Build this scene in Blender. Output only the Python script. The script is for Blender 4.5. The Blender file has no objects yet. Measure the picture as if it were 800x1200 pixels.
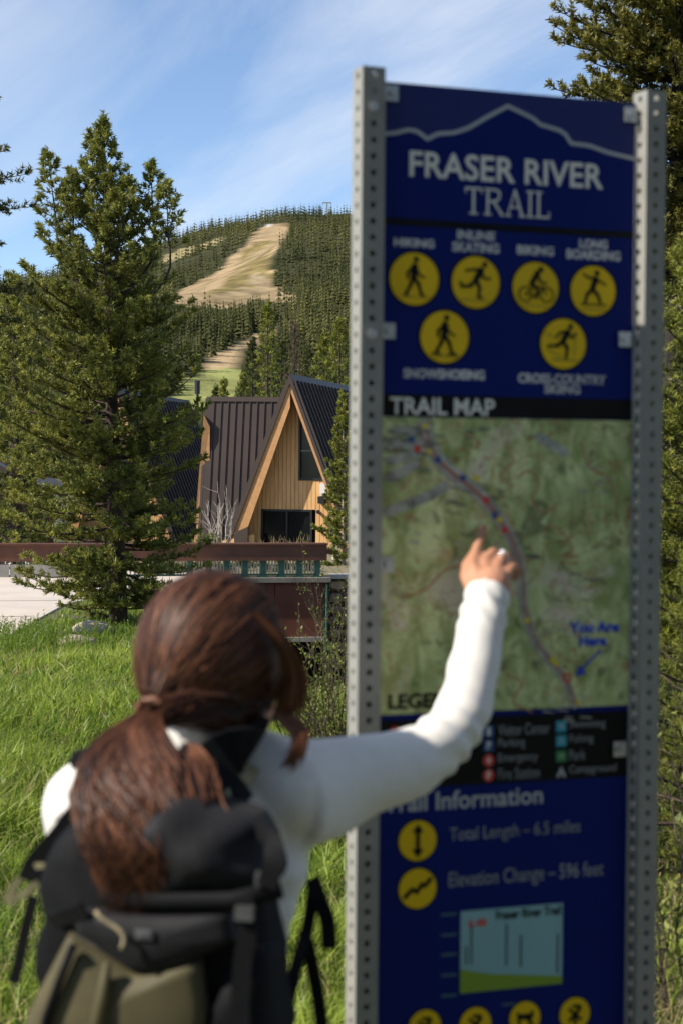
import bpy, math, random
import numpy as np
from mathutils import Vector, Matrix

rng = np.random.default_rng(11)
random.seed(11)
SC = bpy.context.scene
COL = SC.collection

# ------------------------------------------------------------------ camera
CAM_Z = 1.76
cam_data = bpy.data.cameras.new("camera")
cam = bpy.data.objects.new("camera", cam_data)
COL.objects.link(cam)
cam_data.sensor_fit = 'VERTICAL'
cam_data.sensor_height = 36.0
cam_data.lens = 60.0
cam_data.clip_start = 0.05
cam_data.clip_end = 9000
cam.matrix_world = (Matrix.Translation((0, 0, CAM_Z)) @ Matrix.Rotation(math.radians(90 - 1.43), 4, 'X')
                    @ Matrix.Rotation(math.radians(0.45), 4, 'Z'))
cam_data.dof.use_dof = True
cam_data.dof.focus_distance = 36.0
cam_data.dof.aperture_fstop = 6.1
SC.camera = cam

# ------------------------------------------------------------------ sky, sun, exposure
SUN_EL = math.radians(40)
SUN_H = Vector((-0.950, -0.312))
SUN_DIR = Vector((SUN_H.x * math.cos(SUN_EL), SUN_H.y * math.cos(SUN_EL), math.sin(SUN_EL)))
world = bpy.data.worlds.new("World")
SC.world = world
world.use_nodes = True
wn = world.node_tree
wn.nodes.clear()
sky = wn.nodes.new('ShaderNodeTexSky')
sky.sky_type = 'NISHITA'
sky.sun_disc = False
sky.sun_elevation = SUN_EL
sky.sun_rotation = math.atan2(SUN_H.x, SUN_H.y)
sky.altitude = 2600
sky.air_density = 1.0
sky.dust_density = 0.4
sky.ozone_density = 2.0
bg = wn.nodes.new('ShaderNodeBackground')
bg.inputs['Strength'].default_value = 0.138
wout = wn.nodes.new('ShaderNodeOutputWorld')
# thin high cloud: noise on a flat layer overhead, the same all round the sky
tc = wn.nodes.new('ShaderNodeTexCoord')
mp = wn.nodes.new('ShaderNodeMapping')
mp.vector_type = 'TEXTURE'
mp.inputs['Rotation'].default_value = (0, math.radians(-28), 0)
mp.inputs['Scale'].default_value = (1.0, 1.0, 0.36)
mp.inputs['Location'].default_value = (3.1, 1.7, 0)
wn.links.new(tc.outputs['Generated'], mp.inputs[0])
cn = wn.nodes.new('ShaderNodeTexNoise')
cn.inputs['Scale'].default_value = 2.3
cn.inputs['Detail'].default_value = 7
cn.inputs['Roughness'].default_value = 0.58
cn.inputs['Distortion'].default_value = 0.6
wn.links.new(mp.outputs[0], cn.inputs['Vector'])
cr = wn.nodes.new('ShaderNodeMapRange')
cr.inputs['From Min'].default_value = 0.43
cr.inputs['From Max'].default_value = 0.80
cr.inputs['To Min'].default_value = 0.0
cr.inputs['To Max'].default_value = 0.75
wn.links.new(cn.outputs['Fac'], cr.inputs['Value'])
cmix = wn.nodes.new('ShaderNodeMix'); cmix.data_type = 'RGBA'
wn.links.new(cr.outputs[0], cmix.inputs['Factor'])
wn.links.new(sky.outputs[0], cmix.inputs['A'])
cmix.inputs['B'].default_value = (5.0, 5.3, 5.8, 1)
wn.links.new(cmix.outputs['Result'], bg.inputs['Color'])
wn.links.new(bg.outputs[0], wout.inputs['Surface'])

sun_data = bpy.data.lights.new("sun", 'SUN')
sun = bpy.data.objects.new("sun", sun_data)
COL.objects.link(sun)
sun_data.energy = 5.0
sun_data.angle = math.radians(0.53)
sun_data.color = (1.0, 0.93, 0.83)
sun.rotation_euler = SUN_DIR.to_track_quat('Z', 'Y').to_euler()
sun.location = (0, 0, 30)

SC.view_settings.view_transform = 'Standard'
SC.view_settings.look = 'None'
SC.view_settings.exposure = 0.4
SC.view_settings.gamma = 1.0
SC.view_settings.use_curve_mapping = False
SC.render.engine = 'CYCLES'
SC.cycles.use_denoising = True
SC.cycles.max_bounces = 6
SC.cycles.transparent_max_bounces = 8

# ------------------------------------------------------------------ photo pixel (800x1200) to place
CM = cam.matrix_world.to_3x3()
CO = Vector((0, 0, CAM_Z))
def ray(px, py):
    return CM @ Vector(((px - 400) / 2000, (600 - py) / 2000, -1))
def P(px, py, Y):
    r = ray(px, py)
    return CO + r * (Y / r.y)
CMI = np.array(CM.transposed())
def project(V):
    """world points (N,3) -> photo pixels"""
    d = (np.asarray(V) - np.array(CO)) @ CMI.T
    return 400 + 2000 * d[:, 0] / -d[:, 2], 600 - 2000 * d[:, 1] / -d[:, 2]

# ------------------------------------------------------------------ materials
MATS = {}
def mat(name, color=(0.5, 0.5, 0.5), rough=0.6, metal=0.0, noise=None, bump=None, color2=None, spec=0.5,
        attr=None, trans=0.0, sheen=0.0, coat=0.0, stretch=(1, 1, 1), detail=5, nlo=0.35, nhi=0.65):
    """principled material; noise=(scale) mixes color->color2; bump=(scale,strength,distance); attr: float attribute mix"""
    if name in MATS: return MATS[name]
    m = bpy.data.materials.new(name); m.use_nodes = True
    nt = m.node_tree; b = nt.nodes['Principled BSDF']
    b.inputs['Base Color'].default_value = (*color, 1)
    b.inputs['Roughness'].default_value = rough
    b.inputs['Metallic'].default_value = metal
    b.inputs['Specular IOR Level'].default_value = spec
    b.inputs['Sheen Weight'].default_value = sheen
    b.inputs['Coat Weight'].default_value = coat
    csock = None
    def coords():
        t = nt.nodes.new('ShaderNodeTexCoord'); mpn = nt.nodes.new('ShaderNodeMapping')
        mpn.inputs['Scale'].default_value = stretch
        nt.links.new(t.outputs['Object'], mpn.inputs[0]); return mpn.outputs[0]
    if attr:
        a = nt.nodes.new('ShaderNodeAttribute'); a.attribute_name = attr
        mx = nt.nodes.new('ShaderNodeMix'); mx.data_type = 'RGBA'
        mx.inputs['A'].default_value = (*color, 1); mx.inputs['B'].default_value = (*(color2 or color), 1)
        nt.links.new(a.outputs['Fac'], mx.inputs['Factor']); csock = mx.outputs['Result']
    elif noise:
        n = nt.nodes.new('ShaderNodeTexNoise'); n.inputs['Scale'].default_value = noise; n.inputs['Detail'].default_value = detail
        n.inputs['Roughness'].default_value = 0.6
        nt.links.new(coords(), n.inputs['Vector'])
        rm = nt.nodes.new('ShaderNodeMapRange'); rm.inputs['From Min'].default_value = nlo; rm.inputs['From Max'].default_value = nhi
        nt.links.new(n.outputs['Fac'], rm.inputs['Value'])
        mx = nt.nodes.new('ShaderNodeMix'); mx.data_type = 'RGBA'
        mx.inputs['A'].default_value = (*color, 1)
        mx.inputs['B'].default_value = (*(color2 or tuple(c * 0.6 for c in color)), 1)
        nt.links.new(rm.outputs[0], mx.inputs['Factor']); csock = mx.outputs['Result']
    if csock: nt.links.new(csock, b.inputs['Base Color'])
    if bump:
        n = nt.nodes.new('ShaderNodeTexNoise'); n.inputs['Scale'].default_value = bump[0]; n.inputs['Detail'].default_value = 4
        nt.links.new(coords(), n.inputs['Vector'])
        bn = nt.nodes.new('ShaderNodeBump'); bn.inputs['Strength'].default_value = bump[1]; bn.inputs['Distance'].default_value = bump[2]
        nt.links.new(n.outputs['Fac'], bn.inputs['Height']); nt.links.new(bn.outputs[0], b.inputs['Normal'])
    if trans:
        tb = nt.nodes.new('ShaderNodeBsdfTranslucent')
        if csock: nt.links.new(csock, tb.inputs['Color'])
        else: tb.inputs['Color'].default_value = (*color, 1)
        ms = nt.nodes.new('ShaderNodeMixShader'); ms.inputs[0].default_value = trans
        nt.links.new(b.outputs[0], ms.inputs[1]); nt.links.new(tb.outputs[0], ms.inputs[2])
        nt.links.new(ms.outputs[0], nt.nodes['Material Output'].inputs['Surface'])
    MATS[name] = m
    return m

# ------------------------------------------------------------------ objects
ORIGIN = {}
def tag(o, label=None, cat=None, group=None, kind=None):
    if label: o['label'] = label
    if cat: o['category'] = cat
    if group: o['group'] = group
    if kind: o['kind'] = kind
    return o
def thing(name, loc, label, cat, group=None, rz=0.0):
    o = bpy.data.objects.new(name, None); COL.objects.link(o)
    o.location = loc; o.rotation_euler = (0, 0, rz); o.empty_display_size = 0.2
    return tag(o, label, cat, group)
def mesh(name, V, F, m=None, smooth=False, tint=None, fmat=None):
    me = bpy.data.meshes.new(name)
    V = np.asarray(V, dtype=np.float64).reshape(-1, 3)
    if isinstance(F, np.ndarray):
        n, k = F.shape
        me.vertices.add(len(V)); me.vertices.foreach_set('co', V.ravel())
        me.loops.add(n * k); me.loops.foreach_set('vertex_index', F.astype(np.int32).ravel())
        me.polygons.add(n); me.polygons.foreach_set('loop_start', np.arange(0, n * k, k, dtype=np.int32))
        me.update(calc_edges=True)
    else:
        me.from_pydata([tuple(v) for v in V], [], [tuple(int(i) for i in f) for f in F])
    if m is not None:
        for q in (m if isinstance(m, (list, tuple)) else [m]): me.materials.append(q)
    if fmat is not None: me.polygons.foreach_set('material_index', np.asarray(fmat, dtype=np.int32))
    me.polygons.foreach_set('use_smooth', np.full(len(me.polygons), bool(smooth)))
    if tint is not None:
        a = me.attributes.new('tint', 'FLOAT', 'POINT'); a.data.foreach_set('value', np.asarray(tint, dtype=np.float32))
    me.update()
    return me
def link(name, me, parent=None, loc=(0, 0, 0)):
    o = bpy.data.objects.new(name, me); COL.objects.link(o); o.location = loc
    if parent is not None: o.parent = parent
    return o
def base_of(o):
    l = Vector(o.location)
    while o.parent: o = o.parent; l = l + Vector(o.location)
    return l
def mk(name, VF, m, parent=None, smooth=False, world=True, tint=None, fmat=None):
    """one mesh object; world=True: VF is in world space, the parent has no rotation"""
    V, F = VF
    V = np.asarray(V, dtype=np.float64).reshape(-1, 3)
    if parent is not None and world: V = V - np.array(base_of(parent))
    return link(name, mesh(name, V, F, m, smooth, tint, fmat), parent)
def mk_top(name, VF, m, loc, smooth=False, tint=None):
    V, F = VF
    return link(name, mesh(name, np.asarray(V) - np.array(loc), F, m, smooth, tint), None, loc)

# ------------------------------------------------------------------ shapes: each returns (V, F)
def join(parts):
    VV, FF, n = [], [], 0
    for V, F in parts:
        V = np.asarray(V).reshape(-1, 3)
        VV.append(V); FF += [[i + n for i in f] for f in (F.tolist() if isinstance(F, np.ndarray) else F)]
        n += len(V)
    return np.concatenate(VV), FF
def frame(d):
    d = Vector(d).normalized()
    a = Vector((0, 0, 1)) if abs(d.z) < 0.9 else Vector((1, 0, 0))
    u = d.cross(a).normalized(); v = u.cross(d).normalized()
    return u, v
def box(c, s, rz=0.0):
    x, y, z = (k / 2 for k in s)
    V = [(-x, -y, -z), (x, -y, -z), (x, y, -z), (-x, y, -z), (-x, -y, z), (x, -y, z), (x, y, z), (-x, y, z)]
    ca, sa = math.cos(rz), math.sin(rz)
    V = [(c[0] + a * ca - b * sa, c[1] + a * sa + b * ca, c[2] + k) for a, b, k in V]
    return np.array(V), [(3, 2, 1, 0), (4, 5, 6, 7), (0, 1, 5, 4), (1, 2, 6, 5), (2, 3, 7, 6), (3, 0, 4, 7)]
def prism(poly, ext):
    """closed solid: 3-D polygon swept by vector ext"""
    poly = [Vector(p) for p in poly]; e = Vector(ext); n = len(poly)
    V = [tuple(p) for p in poly] + [tuple(p + e) for p in poly]
    F = [list(range(n))[::-1], list(range(n, 2 * n))] + [[i, (i + 1) % n, n + (i + 1) % n, n + i] for i in range(n)]
    return np.array(V), F
def tube(pts, rad, n=8, cap=True, flat=None):
    pts = [Vector(p) for p in pts]; k = len(pts)
    if not hasattr(rad, '__len__'): rad = [rad] * k
    V, F = [], []
    u = None
    for i, p in enumerate(pts):
        d = (pts[min(i + 1, k - 1)] - pts[max(i - 1, 0)])
        if d.length < 1e-9: d = Vector((0, 0, 1))
        d.normalize()
        if u is None: u, v = frame(d)
        else:
            u = (u - d * u.dot(d)); u = u.normalized() if u.length > 1e-6 else frame(d)[0]
        v = d.cross(u)
        r = rad[i]
        ru, rv = (r if hasattr(r, '__len__') else (r, r))
        for j in range(n):
            a = 2 * math.pi * j / n
            V.append(p + u * (ru * math.cos(a)) + v * (rv * math.sin(a)))
    for i in range(k - 1):
        for j in range(n):
            F.append((i * n + j, i * n + (j + 1) % n, (i + 1) * n + (j + 1) % n, (i + 1) * n + j))
    if cap:
        F.append(tuple(range(n))[::-1]); F.append(tuple((k - 1) * n + j for j in range(n)))
    return np.array([tuple(q) for q in V]), F
def ellipsoid(c, r, nu=20, nv=12, R=None):
    V, F = [(0, 0, 1)], []
    for i in range(1, nv):
        t = math.pi * i / nv
        for j in range(nu):
            a = 2 * math.pi * j / nu
            V.append((math.sin(t) * math.cos(a), math.sin(t) * math.sin(a), math.cos(t)))
    V.append((0, 0, -1)); last = len(V) - 1
    for j in range(nu): F.append((0, 1 + j, 1 + (j + 1) % nu))
    for i in range(nv - 2):
        for j in range(nu):
            a = 1 + i * nu
            F.append((a + j, a + nu + j, a + nu + (j + 1) % nu, a + (j + 1) % nu))
    a = 1 + (nv - 2) * nu
    for j in range(nu): F.append((a + j, last, a + (j + 1) % nu))
    V = np.array(V) * np.array(r)
    if R is not None: V = V @ np.array(R.to_3x3()).T
    return V + np.array(c), F
def capsule_chain(pts, rad, n=16):
    """closed tapered limb with round ends"""
    pts = [Vector(p) for p in pts]; rad = list(rad)
    a = (pts[0] - pts[1]).normalized(); b = (pts[-1] - pts[-2]).normalized()
    def sc(r, k): return tuple(q * k for q in r) if hasattr(r, '__len__') else r * k
    def mn(r): return min(r) if hasattr(r, '__len__') else r
    P0 = [pts[0] + a * mn(rad[0]) * s for s in (0.98, 0.8, 0.45)]; R0 = [sc(rad[0], k) for k in (0.2, 0.6, 0.89)]
    P1 = [pts[-1] + b * mn(rad[-1]) * s for s in (0.45, 0.8, 0.98)]; R1 = [sc(rad[-1], k) for k in (0.89, 0.6, 0.2)]
    return tube(P0 + pts + P1, R0 + rad + R1, n)
def spline(pts, n):
    """Catmull-Rom through points"""
    pts = np.array([tuple(p) for p in pts], dtype=float)
    Q = np.vstack([2 * pts[0] - pts[1], pts, 2 * pts[-1] - pts[-2]])
    out = []
    for t in np.linspace(0, len(pts) - 1 - 1e-9, n):
        i = int(t); f = t - i
        p0, p1, p2, p3 = Q[i:i + 4]
        out.append(0.5 * ((2 * p1) + (-p0 + p2) * f + (2 * p0 - 5 * p1 + 4 * p2 - p3) * f * f + (-p0 + 3 * p1 - 3 * p2 + p3) * f ** 3))
    return np.array(out)
def remeshed(name, VF, voxel, smooth_it=3, m=None, parent=None, fac=0.5, dec=None):
    """weld overlapping closed shells into ONE continuous surface"""
    V, F = VF
    V = np.asarray(V) - (np.array(base_of(parent)) if parent else 0)
    tmp = link('tmp', mesh('tmp', V, F))
    r = tmp.modifiers.new('r', 'REMESH'); r.mode = 'VOXEL'; r.voxel_size = voxel; r.use_smooth_shade = True
    if smooth_it:
        s = tmp.modifiers.new('s', 'SMOOTH'); s.iterations = smooth_it; s.factor = fac
    if dec: q = tmp.modifiers.new('d', 'DECIMATE'); q.ratio = dec
    bpy.context.view_layer.update()
    dg = bpy.context.evaluated_depsgraph_get()
    me = bpy.data.meshes.new_from_object(tmp.evaluated_get(dg))
    old = tmp.data
    bpy.data.objects.remove(tmp); bpy.data.meshes.remove(old)
    me.name = name
    me.materials.clear()
    if m: me.materials.append(m)
    me.polygons.foreach_set('use_smooth', np.ones(len(me.polygons), dtype=bool))
    return link(name, me, parent)
# ================================================================== LAND
def sstep(a, b, x):
    t = np.clip((x - a) / (b - a), 0, 1); return t * t * (3 - 2 * t)
ROAD_Z = -1.0
def channel(X, Y):
    """1 inside the creek bed"""
    return sstep(-0.075 * Y + 0.1, -0.075 * Y + 1.5, X) * (1 - sstep(2.6, 4.2, X + 0.0 * Y)) * sstep(17.5, 23, Y) * (1 - sstep(52, 53.5, Y))
def gz(X, Y):
    X = np.asarray(X, float); Y = np.asarray(Y, float)
    z = -1.0 * np.clip((Y - 4.5) / 21.5, 0, 1)
    flat = 1 - sstep(22, 27, Y)
    z = z + flat * (0.05 * np.sin(X * 1.3 + Y * 0.6) + 0.04 * np.sin(X * 0.5 - Y * 1.1 + 1))
    z = z - 3.6 * channel(X, Y)
    return z
def ground_y(px, py):
    """walk the sight line to the ground"""
    lo = 3.0
    for Y in np.linspace(3, 60, 2400):
        p = P(px, py, Y)
        if p.z <= gz(p.x, p.y): return Y
    return 60.0

m_soil = mat('meadow_soil', (0.055, 0.075, 0.02), 0.95, noise=1.5, color2=(0.10, 0.085, 0.045), bump=(9, 0.5, 0.05))
def axis(parts):
    return np.unique(np.concatenate([np.arange(a, b, s) for a, b, s in parts]))
gx = axis([(-1500, -60, 90), (-60, -14, 4), (-14, 10, 0.4), (10, 60, 4), (60, 1500, 90)])
gy = axis([(-60, 0, 6), (0, 60, 0.4), (60, 120, 6), (120, 500, 40)])
GX, GY = np.meshgrid(gx, gy)
GV = np.stack([GX, GY, gz(GX, GY) - 0.02 * (GY > 58)], -1).reshape(-1, 3)
ix = np.arange(len(gx) * len(gy)).reshape(len(gy), len(gx))
GF = np.stack([ix[:-1, :-1], ix[:-1, 1:], ix[1:, 1:], ix[1:, :-1]], -1).reshape(-1, 4)
tag(link('ground', mesh('ground', GV, GF, m_soil, True)), kind='structure')

# road: pale concrete, in front of the parapet on the left and behind the railing
m_road = mat('pale_concrete_road', (0.60, 0.515, 0.43), 0.9, noise=0.9, color2=(0.52, 0.45, 0.375), bump=(60, 0.3, 0.01), detail=8)
zr = ROAD_Z + 0.03
xr = [(-5.25, 23.5), (-5.35, 27), (-5.45, 31), (-5.5, 34), (-5.0, 37), (-3.5, 39.5)]
front = [(-60, 24.0), (-9.0, 23.0)] + xr
RV = [(x, y, zr) for x, y in front] + [(-3.3, 43.4, zr), (-7.5, 50.0, zr), (-60, 52, zr)]
road = tag(mk('road', prism(RV, (0, 0, -0.12)), m_road), kind='structure')
m_gravel = mat('tan_planting_bed', (0.26, 0.20, 0.12), 0.95, noise=4, color2=(0.12, 0.12, 0.05), bump=(25, 0.5, 0.03))
tag(mk('planting_bed', prism([(-3.2, 43.5, zr - 0.02), (-3.2, 44.25, zr - 0.02), (9, 44.95, zr - 0.02), (12, 56.5, zr - 0.02), (-14, 56.5, zr - 0.02), (-14, 50.02, zr - 0.02), (-7.4, 50.02, zr - 0.02)], (0, 0, -0.2)), m_gravel), kind='structure')
# saw-cut joints and cracks in the slab, set a few millimetres proud of it
m_joint = mat('tarred_joint', (0.22, 0.19, 0.16), 0.9)
def strip(a, b, w, z):
    a = Vector((*a, z)); b = Vector((*b, z)); n = Vector((-(b - a).y, (b - a).x, 0)).normalized() * w / 2
    return np.array([a - n, b - n, b + n, a + n]), [(0, 1, 2, 3)]
js = []
for pts in ([(-30, 29.3), (-12, 29.9), (-9, 30.2), (-7.2, 30.6), (-5.6, 31.2)], [(-30, 33.2), (-10, 34.0), (-5.8, 34.9)], [(-30, 27.0), (-8, 28.2), (-6.6, 27.2)]):
    for a, b in zip(pts[:-1], pts[1:]): js.append(strip(a, b, 0.05, zr + 0.004))
tag(mk('road_joint', join(js), m_joint, road), kind=None)

# ------------------------------------------------------------------ ski hill
def ridge(X):
    xs = [-2500, -900, -620, -380, -250, -176, -110, -60, -20, 5, 90, 250, 500, 900, 2500]
    zs = [50, 95, 140, 188, 219, 240, 257, 268, 271, 272, 268, 262, 235, 170, 80]
    return np.interp(X, xs, zs)
def hz(X, Y):
    X = np.asarray(X, float); Y = np.asarray(Y, float)
    t = (Y - 400) / 1400
    up = ridge(X * (1800 / np.maximum(Y, 400)) ** 0.7)
    z = up * np.where(t < 1, t, 1 - 0.6 * (t - 1) - 0.8 * (t - 1) ** 2) - 1.2
    z = z + (6 * np.sin(X * 0.021 + Y * 0.006) + 4 * np.sin(X * 0.05 - Y * 0.013) + 0.8 * np.sin(Y * 0.03 + X * 0.01)) * np.clip((Y - 420) / 300, 0, 1) * (1 - sstep(1700, 1790, Y) * 0.7)
    return z
def inpoly(px, py, poly):
    r = np.zeros(len(px), bool); n = len(poly)
    for i in range(n):
        (x0, y0), (x1, y1) = poly[i], poly[(i + 1) % n]
        c = ((y0 > py) != (y1 > py))
        with np.errstate(divide='ignore', invalid='ignore'):
            r ^= c & (px < (x1 - x0) * (py - y0) / (y1 - y0 + 1e-12) + x0)
    return r
RUN = [(304, 266), (320, 262), (338, 260), (339, 269), (327, 287), (319, 302), (319, 320), (324, 339), (350, 348), (348, 356), (306, 352), (267, 362), (234, 358), (196, 354), (204, 344), (234, 329), (258, 317), (270, 302), (291, 284)]
RUN_GRASS = [(296, 284), (324, 282), (317, 302), (317, 320), (321, 340), (300, 346), (270, 352), (236, 346), (262, 336), (276, 318), (284, 300)]
RUN_BARE = [(290, 322), (308, 320), (312, 332), (296, 334)]
SIDE = [(262, 278), (255, 287), (206, 305), (190, 309), (190, 300), (212, 292)]
LOW = [(234, 434), (256, 415), (280, 402), (306, 387), (333, 379), (334, 383), (310, 394), (286, 412), (275, 436), (237, 440)]
MEADOW = [(234, 436), (284, 430), (278, 452), (268, 476), (190, 478), (208, 452)]
hx = np.arange(-760, 761, 5.0); hy = np.concatenate([np.arange(396, 700, 4.0), np.arange(700, 1900, 6.0), np.arange(1900, 3000, 50.0)])
hx = np.concatenate([np.arange(-3000, -760, 70.0), hx, np.arange(766, 3000, 70.0)])
HX, HY = np.meshgrid(hx, hy)
HV = np.stack([HX, HY, hz(HX, HY)], -1).reshape(-1, 3)
hpx, hpy = project(HV)
jx = hpx + rng.normal(0, 0.9, len(hpx)); jy = hpy + rng.normal(0, 0.7, len(hpx))
hc = np.tile(np.array([0.050, 0.050, 0.020]), (len(HV), 1)); 
def paint(poly, c, s=0.06):
    k = inpoly(jx, jy, poly) & (HV[:, 1] < 1830)
    hc[k] = np.array(c) * (1 + rng.normal(0, s, (k.sum(), 1)))
paint(RUN, (0.34, 0.245, 0.135), 0.10); paint(RUN_GRASS, (0.19, 0.145, 0.055), 0.2); 
vx, vy = HV[:, 0], HV[:, 1]
mot = np.sin(vx * 0.11 + 2 * np.sin(vy * 0.021)) + np.sin(vy * 0.037 - vx * 0.06 + 1.5 * np.sin(vx * 0.05)) + 0.8 * rng.normal(0, 1, len(vx))
k_ = inpoly(jx, jy, RUN_GRASS) & (mot > 0.9) & (vy < 1830); hc[k_] = np.array((0.30, 0.225, 0.125))
k_ = inpoly(jx, jy, RUN) & ~inpoly(jx, jy, RUN_GRASS) & (mot > 1.5) & (vy < 1830); hc[k_] = np.array((0.22, 0.16, 0.075))
k_ = inpoly(jx, jy, MEADOW) & (mot > 1.1); hc[k_] *= 0.8
paint(RUN_BARE, (0.31, 0.24, 0.14)); paint(SIDE, (0.27, 0.22, 0.11))
paint(LOW, (0.46, 0.33, 0.18)); paint(MEADOW, (0.25, 0.26, 0.085)); paint([(304, 265.5), (316, 263), (324, 262.2), (316, 264.6)], (0.55, 0.50, 0.45))
ix = np.arange(len(hx) * len(hy)).reshape(len(hy), len(hx))
HF = np.stack([ix[:-1, :-1], ix[:-1, 1:], ix[1:, 1:], ix[1:, :-1]], -1).reshape(-1, 4)
m_hill = bpy.data.materials.new('ski_hill_ground'); m_hill.use_nodes = True
nt = m_hill.node_tree; b = nt.nodes['Principled BSDF']; b.inputs['Roughness'].default_value = 0.95; b.inputs['Specular IOR Level'].default_value = 0.1
at = nt.nodes.new('ShaderNodeAttribute'); at.attribute_name = 'soil'
tcn = nt.nodes.new('ShaderNodeTexCoord'); nz = nt.nodes.new('ShaderNodeTexNoise'); nz.inputs['Scale'].default_value = 0.06; nz.inputs['Detail'].default_value = 8; nz.inputs['Roughness'].default_value = 0.7
nt.links.new(tcn.outputs['Object'], nz.inputs['Vector'])
mr = nt.nodes.new('ShaderNodeMapRange'); mr.inputs['From Min'].default_value = 0.3; mr.inputs['From Max'].default_value = 0.7; mr.inputs['To Min'].default_value = 0.55; mr.inputs['To Max'].default_value = 1.4
nt.links.new(nz.outputs['Fac'], mr.inputs['Value'])
vm = nt.nodes.new('ShaderNodeVectorMath'); vm.operation = 'SCALE'
nt.links.new(at.outputs['Color'], vm.inputs[0]); nt.links.new(mr.outputs[0], vm.inputs['Scale']); nt.links.new(vm.outputs[0], b.inputs['Base Color'])
hm = mesh('ski_hill', HV, HF, m_hill, True)
ca = hm.color_attributes.new('soil', 'FLOAT_COLOR', 'POINT')
ca.data.foreach_set('color', np.concatenate([hc, np.ones((len(hc), 1))], 1).astype(np.float32).ravel())
tag(link('ski_hill', hm), kind='structure')

# ------------------------------------------------------------------ hill forest
m_needle_far = mat('distant_needles', (0.046, 0.055, 0.018), 0.9, attr='tint', color2=(0.155, 0.145, 0.046), trans=0.12, spec=0.15)
m_bark = mat('pine_bark', (0.085, 0.055, 0.038), 0.95, noise=14, color2=(0.035, 0.024, 0.018), bump=(18, 0.9, 0.02), stretch=(1, 1, 0.25))
def far_tree(seed, tiers, per, droop=0.35, thin=1.0):
    """conifer of height 1: drooping jagged boughs round a thin stem"""
    r = np.random.default_rng(seed); V, F = [], []
    for i in range(tiers):
        f = i / (tiers - 1); z = 0.10 + 0.86 * f
        rad = thin * 0.155 * (1 - f) ** 0.8 * (0.8 + 0.4 * r.random()) + 0.012
        a0 = r.random() * 6.28
        for j in range(per):
            a = a0 + 6.283 * j / per + r.normal(0, 0.25); q = rad * (0.65 + 0.6 * r.random()); w = 0.75 * 3.14 / per * 1.5
            n = len(V); zz_ = z + r.normal(0, 0.01)
            V += [(0.006 * math.cos(a), 0.006 * math.sin(a), zz_ + 0.075), (q * math.cos(a - w) * 0.75, q * math.sin(a - w) * 0.75, zz_ - rad * droop * 0.7),
                  (q * math.cos(a), q * math.sin(a), zz_ - rad * droop), (q * math.cos(a + w) * 0.75, q * math.sin(a + w) * 0.75, zz_ - rad * droop * 0.7)]
            F += [(n, n + 1, n + 2), (n, n + 2, n + 3)]
    n = len(V)
    V += [(0.012, 0, 0), (-0.006, 0.01, 0), (-0.006, -0.01, 0), (0, 0, 1.0)]
    F += [(n, n + 1, n + 3), (n + 1, n + 2, n + 3), (n + 2, n, n + 3)]
    return np.array(V), np.array(F)
TPL = [far_tree(s, 8, 5, thin=t) for s, t in ((1, 1.0), (2, 0.8), (3, 1.15), (4, 0.9))]
TPL_FAR = [far_tree(s, 5, 4, thin=t) for s, t in ((5, 1.0), (6, 0.85), (7, 1.15), (8, 0.95))]
TPL_NEAR = [far_tree(s, 17, 9, thin=t) for s, t in ((11, 1.0), (12, 0.82), (13, 1.2), (14, 0.95), (15, 1.1))]
N = 21000
tY = 405 + (rng.random(N * 3)) ** 1.25 * 1440
tX = (rng.random(N * 3) - 0.5) * 0.72 * tY - 0.07 * tY
tZ = hz(tX, tY)
th = rng.uniform(8, 13.5, N * 3) * np.where(rng.random(N * 3) < 0.15, 0.6, 1) 
qx, qy = project(np.stack([tX, tY, tZ], -1)); sx, sy = project(np.stack([tX, tY, tZ + th * 0.75], -1))
clear = np.zeros(N * 3, bool)
for poly in (RUN, SIDE, LOW, MEADOW):
    clear |= inpoly(qx, qy, poly)
    if poly in (LOW, MEADOW):
        for hh in (0.3, 0.6, 0.9):
            ux, uy = project(np.stack([tX, tY, tZ + th * hh], -1)); clear |= inpoly(ux, uy, poly) & (rng.random(N * 3) < np.where(ux < 330, 1.0, 0.6))
    else: clear |= inpoly(sx, sy, poly) & (rng.random(N * 3) < 0.95)
clear |= ((qx > 480) | (qx < -60)) & (rng.random(N * 3) < 0.6)
keep = np.where(~clear & (tY < 1835))[0][:int(N * 0.80)]
order = keep[np.argsort(tY[keep])]
vis = order[(qx[order] > -20) & (qx[order] < 440)]
indiv = vis[np.arange(len(vis)) < 290]
rest = np.setdiff1d(order, indiv)
def cluster_tint(X, Y): return np.clip(0.30 + 0.25 * np.sin(X * 0.03 + Y * 0.011) + 0.2 * np.sin(X * 0.11 - Y * 0.05) + rng.normal(0, 0.22, len(X)), 0, 1)
VV, FF, TT, off = [], [], [], 0
kind_i = rng.integers(0, 4, len(rest))
for k in range(8):
    idx = rest[(kind_i == k % 4) & ((tY[rest] > 850) == (k > 3))]; tv, tf = (TPL + TPL_FAR)[k]
    a = rng.random(len(idx)) * 6.283; ca_, sa_ = np.cos(a)[:, None], np.sin(a)[:, None]
    H = th[idx][:, None]; wd = (rng.uniform(0.75, 1.2, len(idx)) * th[idx])[:, None]
    X = tX[idx][:, None] + (tv[:, 0] * ca_ - tv[:, 1] * sa_) * wd
    Y = tY[idx][:, None] + (tv[:, 0] * sa_ + tv[:, 1] * ca_) * wd
    Z = tZ[idx][:, None] - 0.3 + tv[:, 2] * H
    VV.append(np.stack([X, Y, Z], -1).reshape(-1, 3))
    FF.append((tf[None] + (np.arange(len(idx)) * len(tv))[:, None, None]).reshape(-1, 3) + off)
    TT.append(np.repeat(cluster_tint(tX[idx], tY[idx]), len(tv)))
    off += len(idx) * len(tv)
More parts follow.
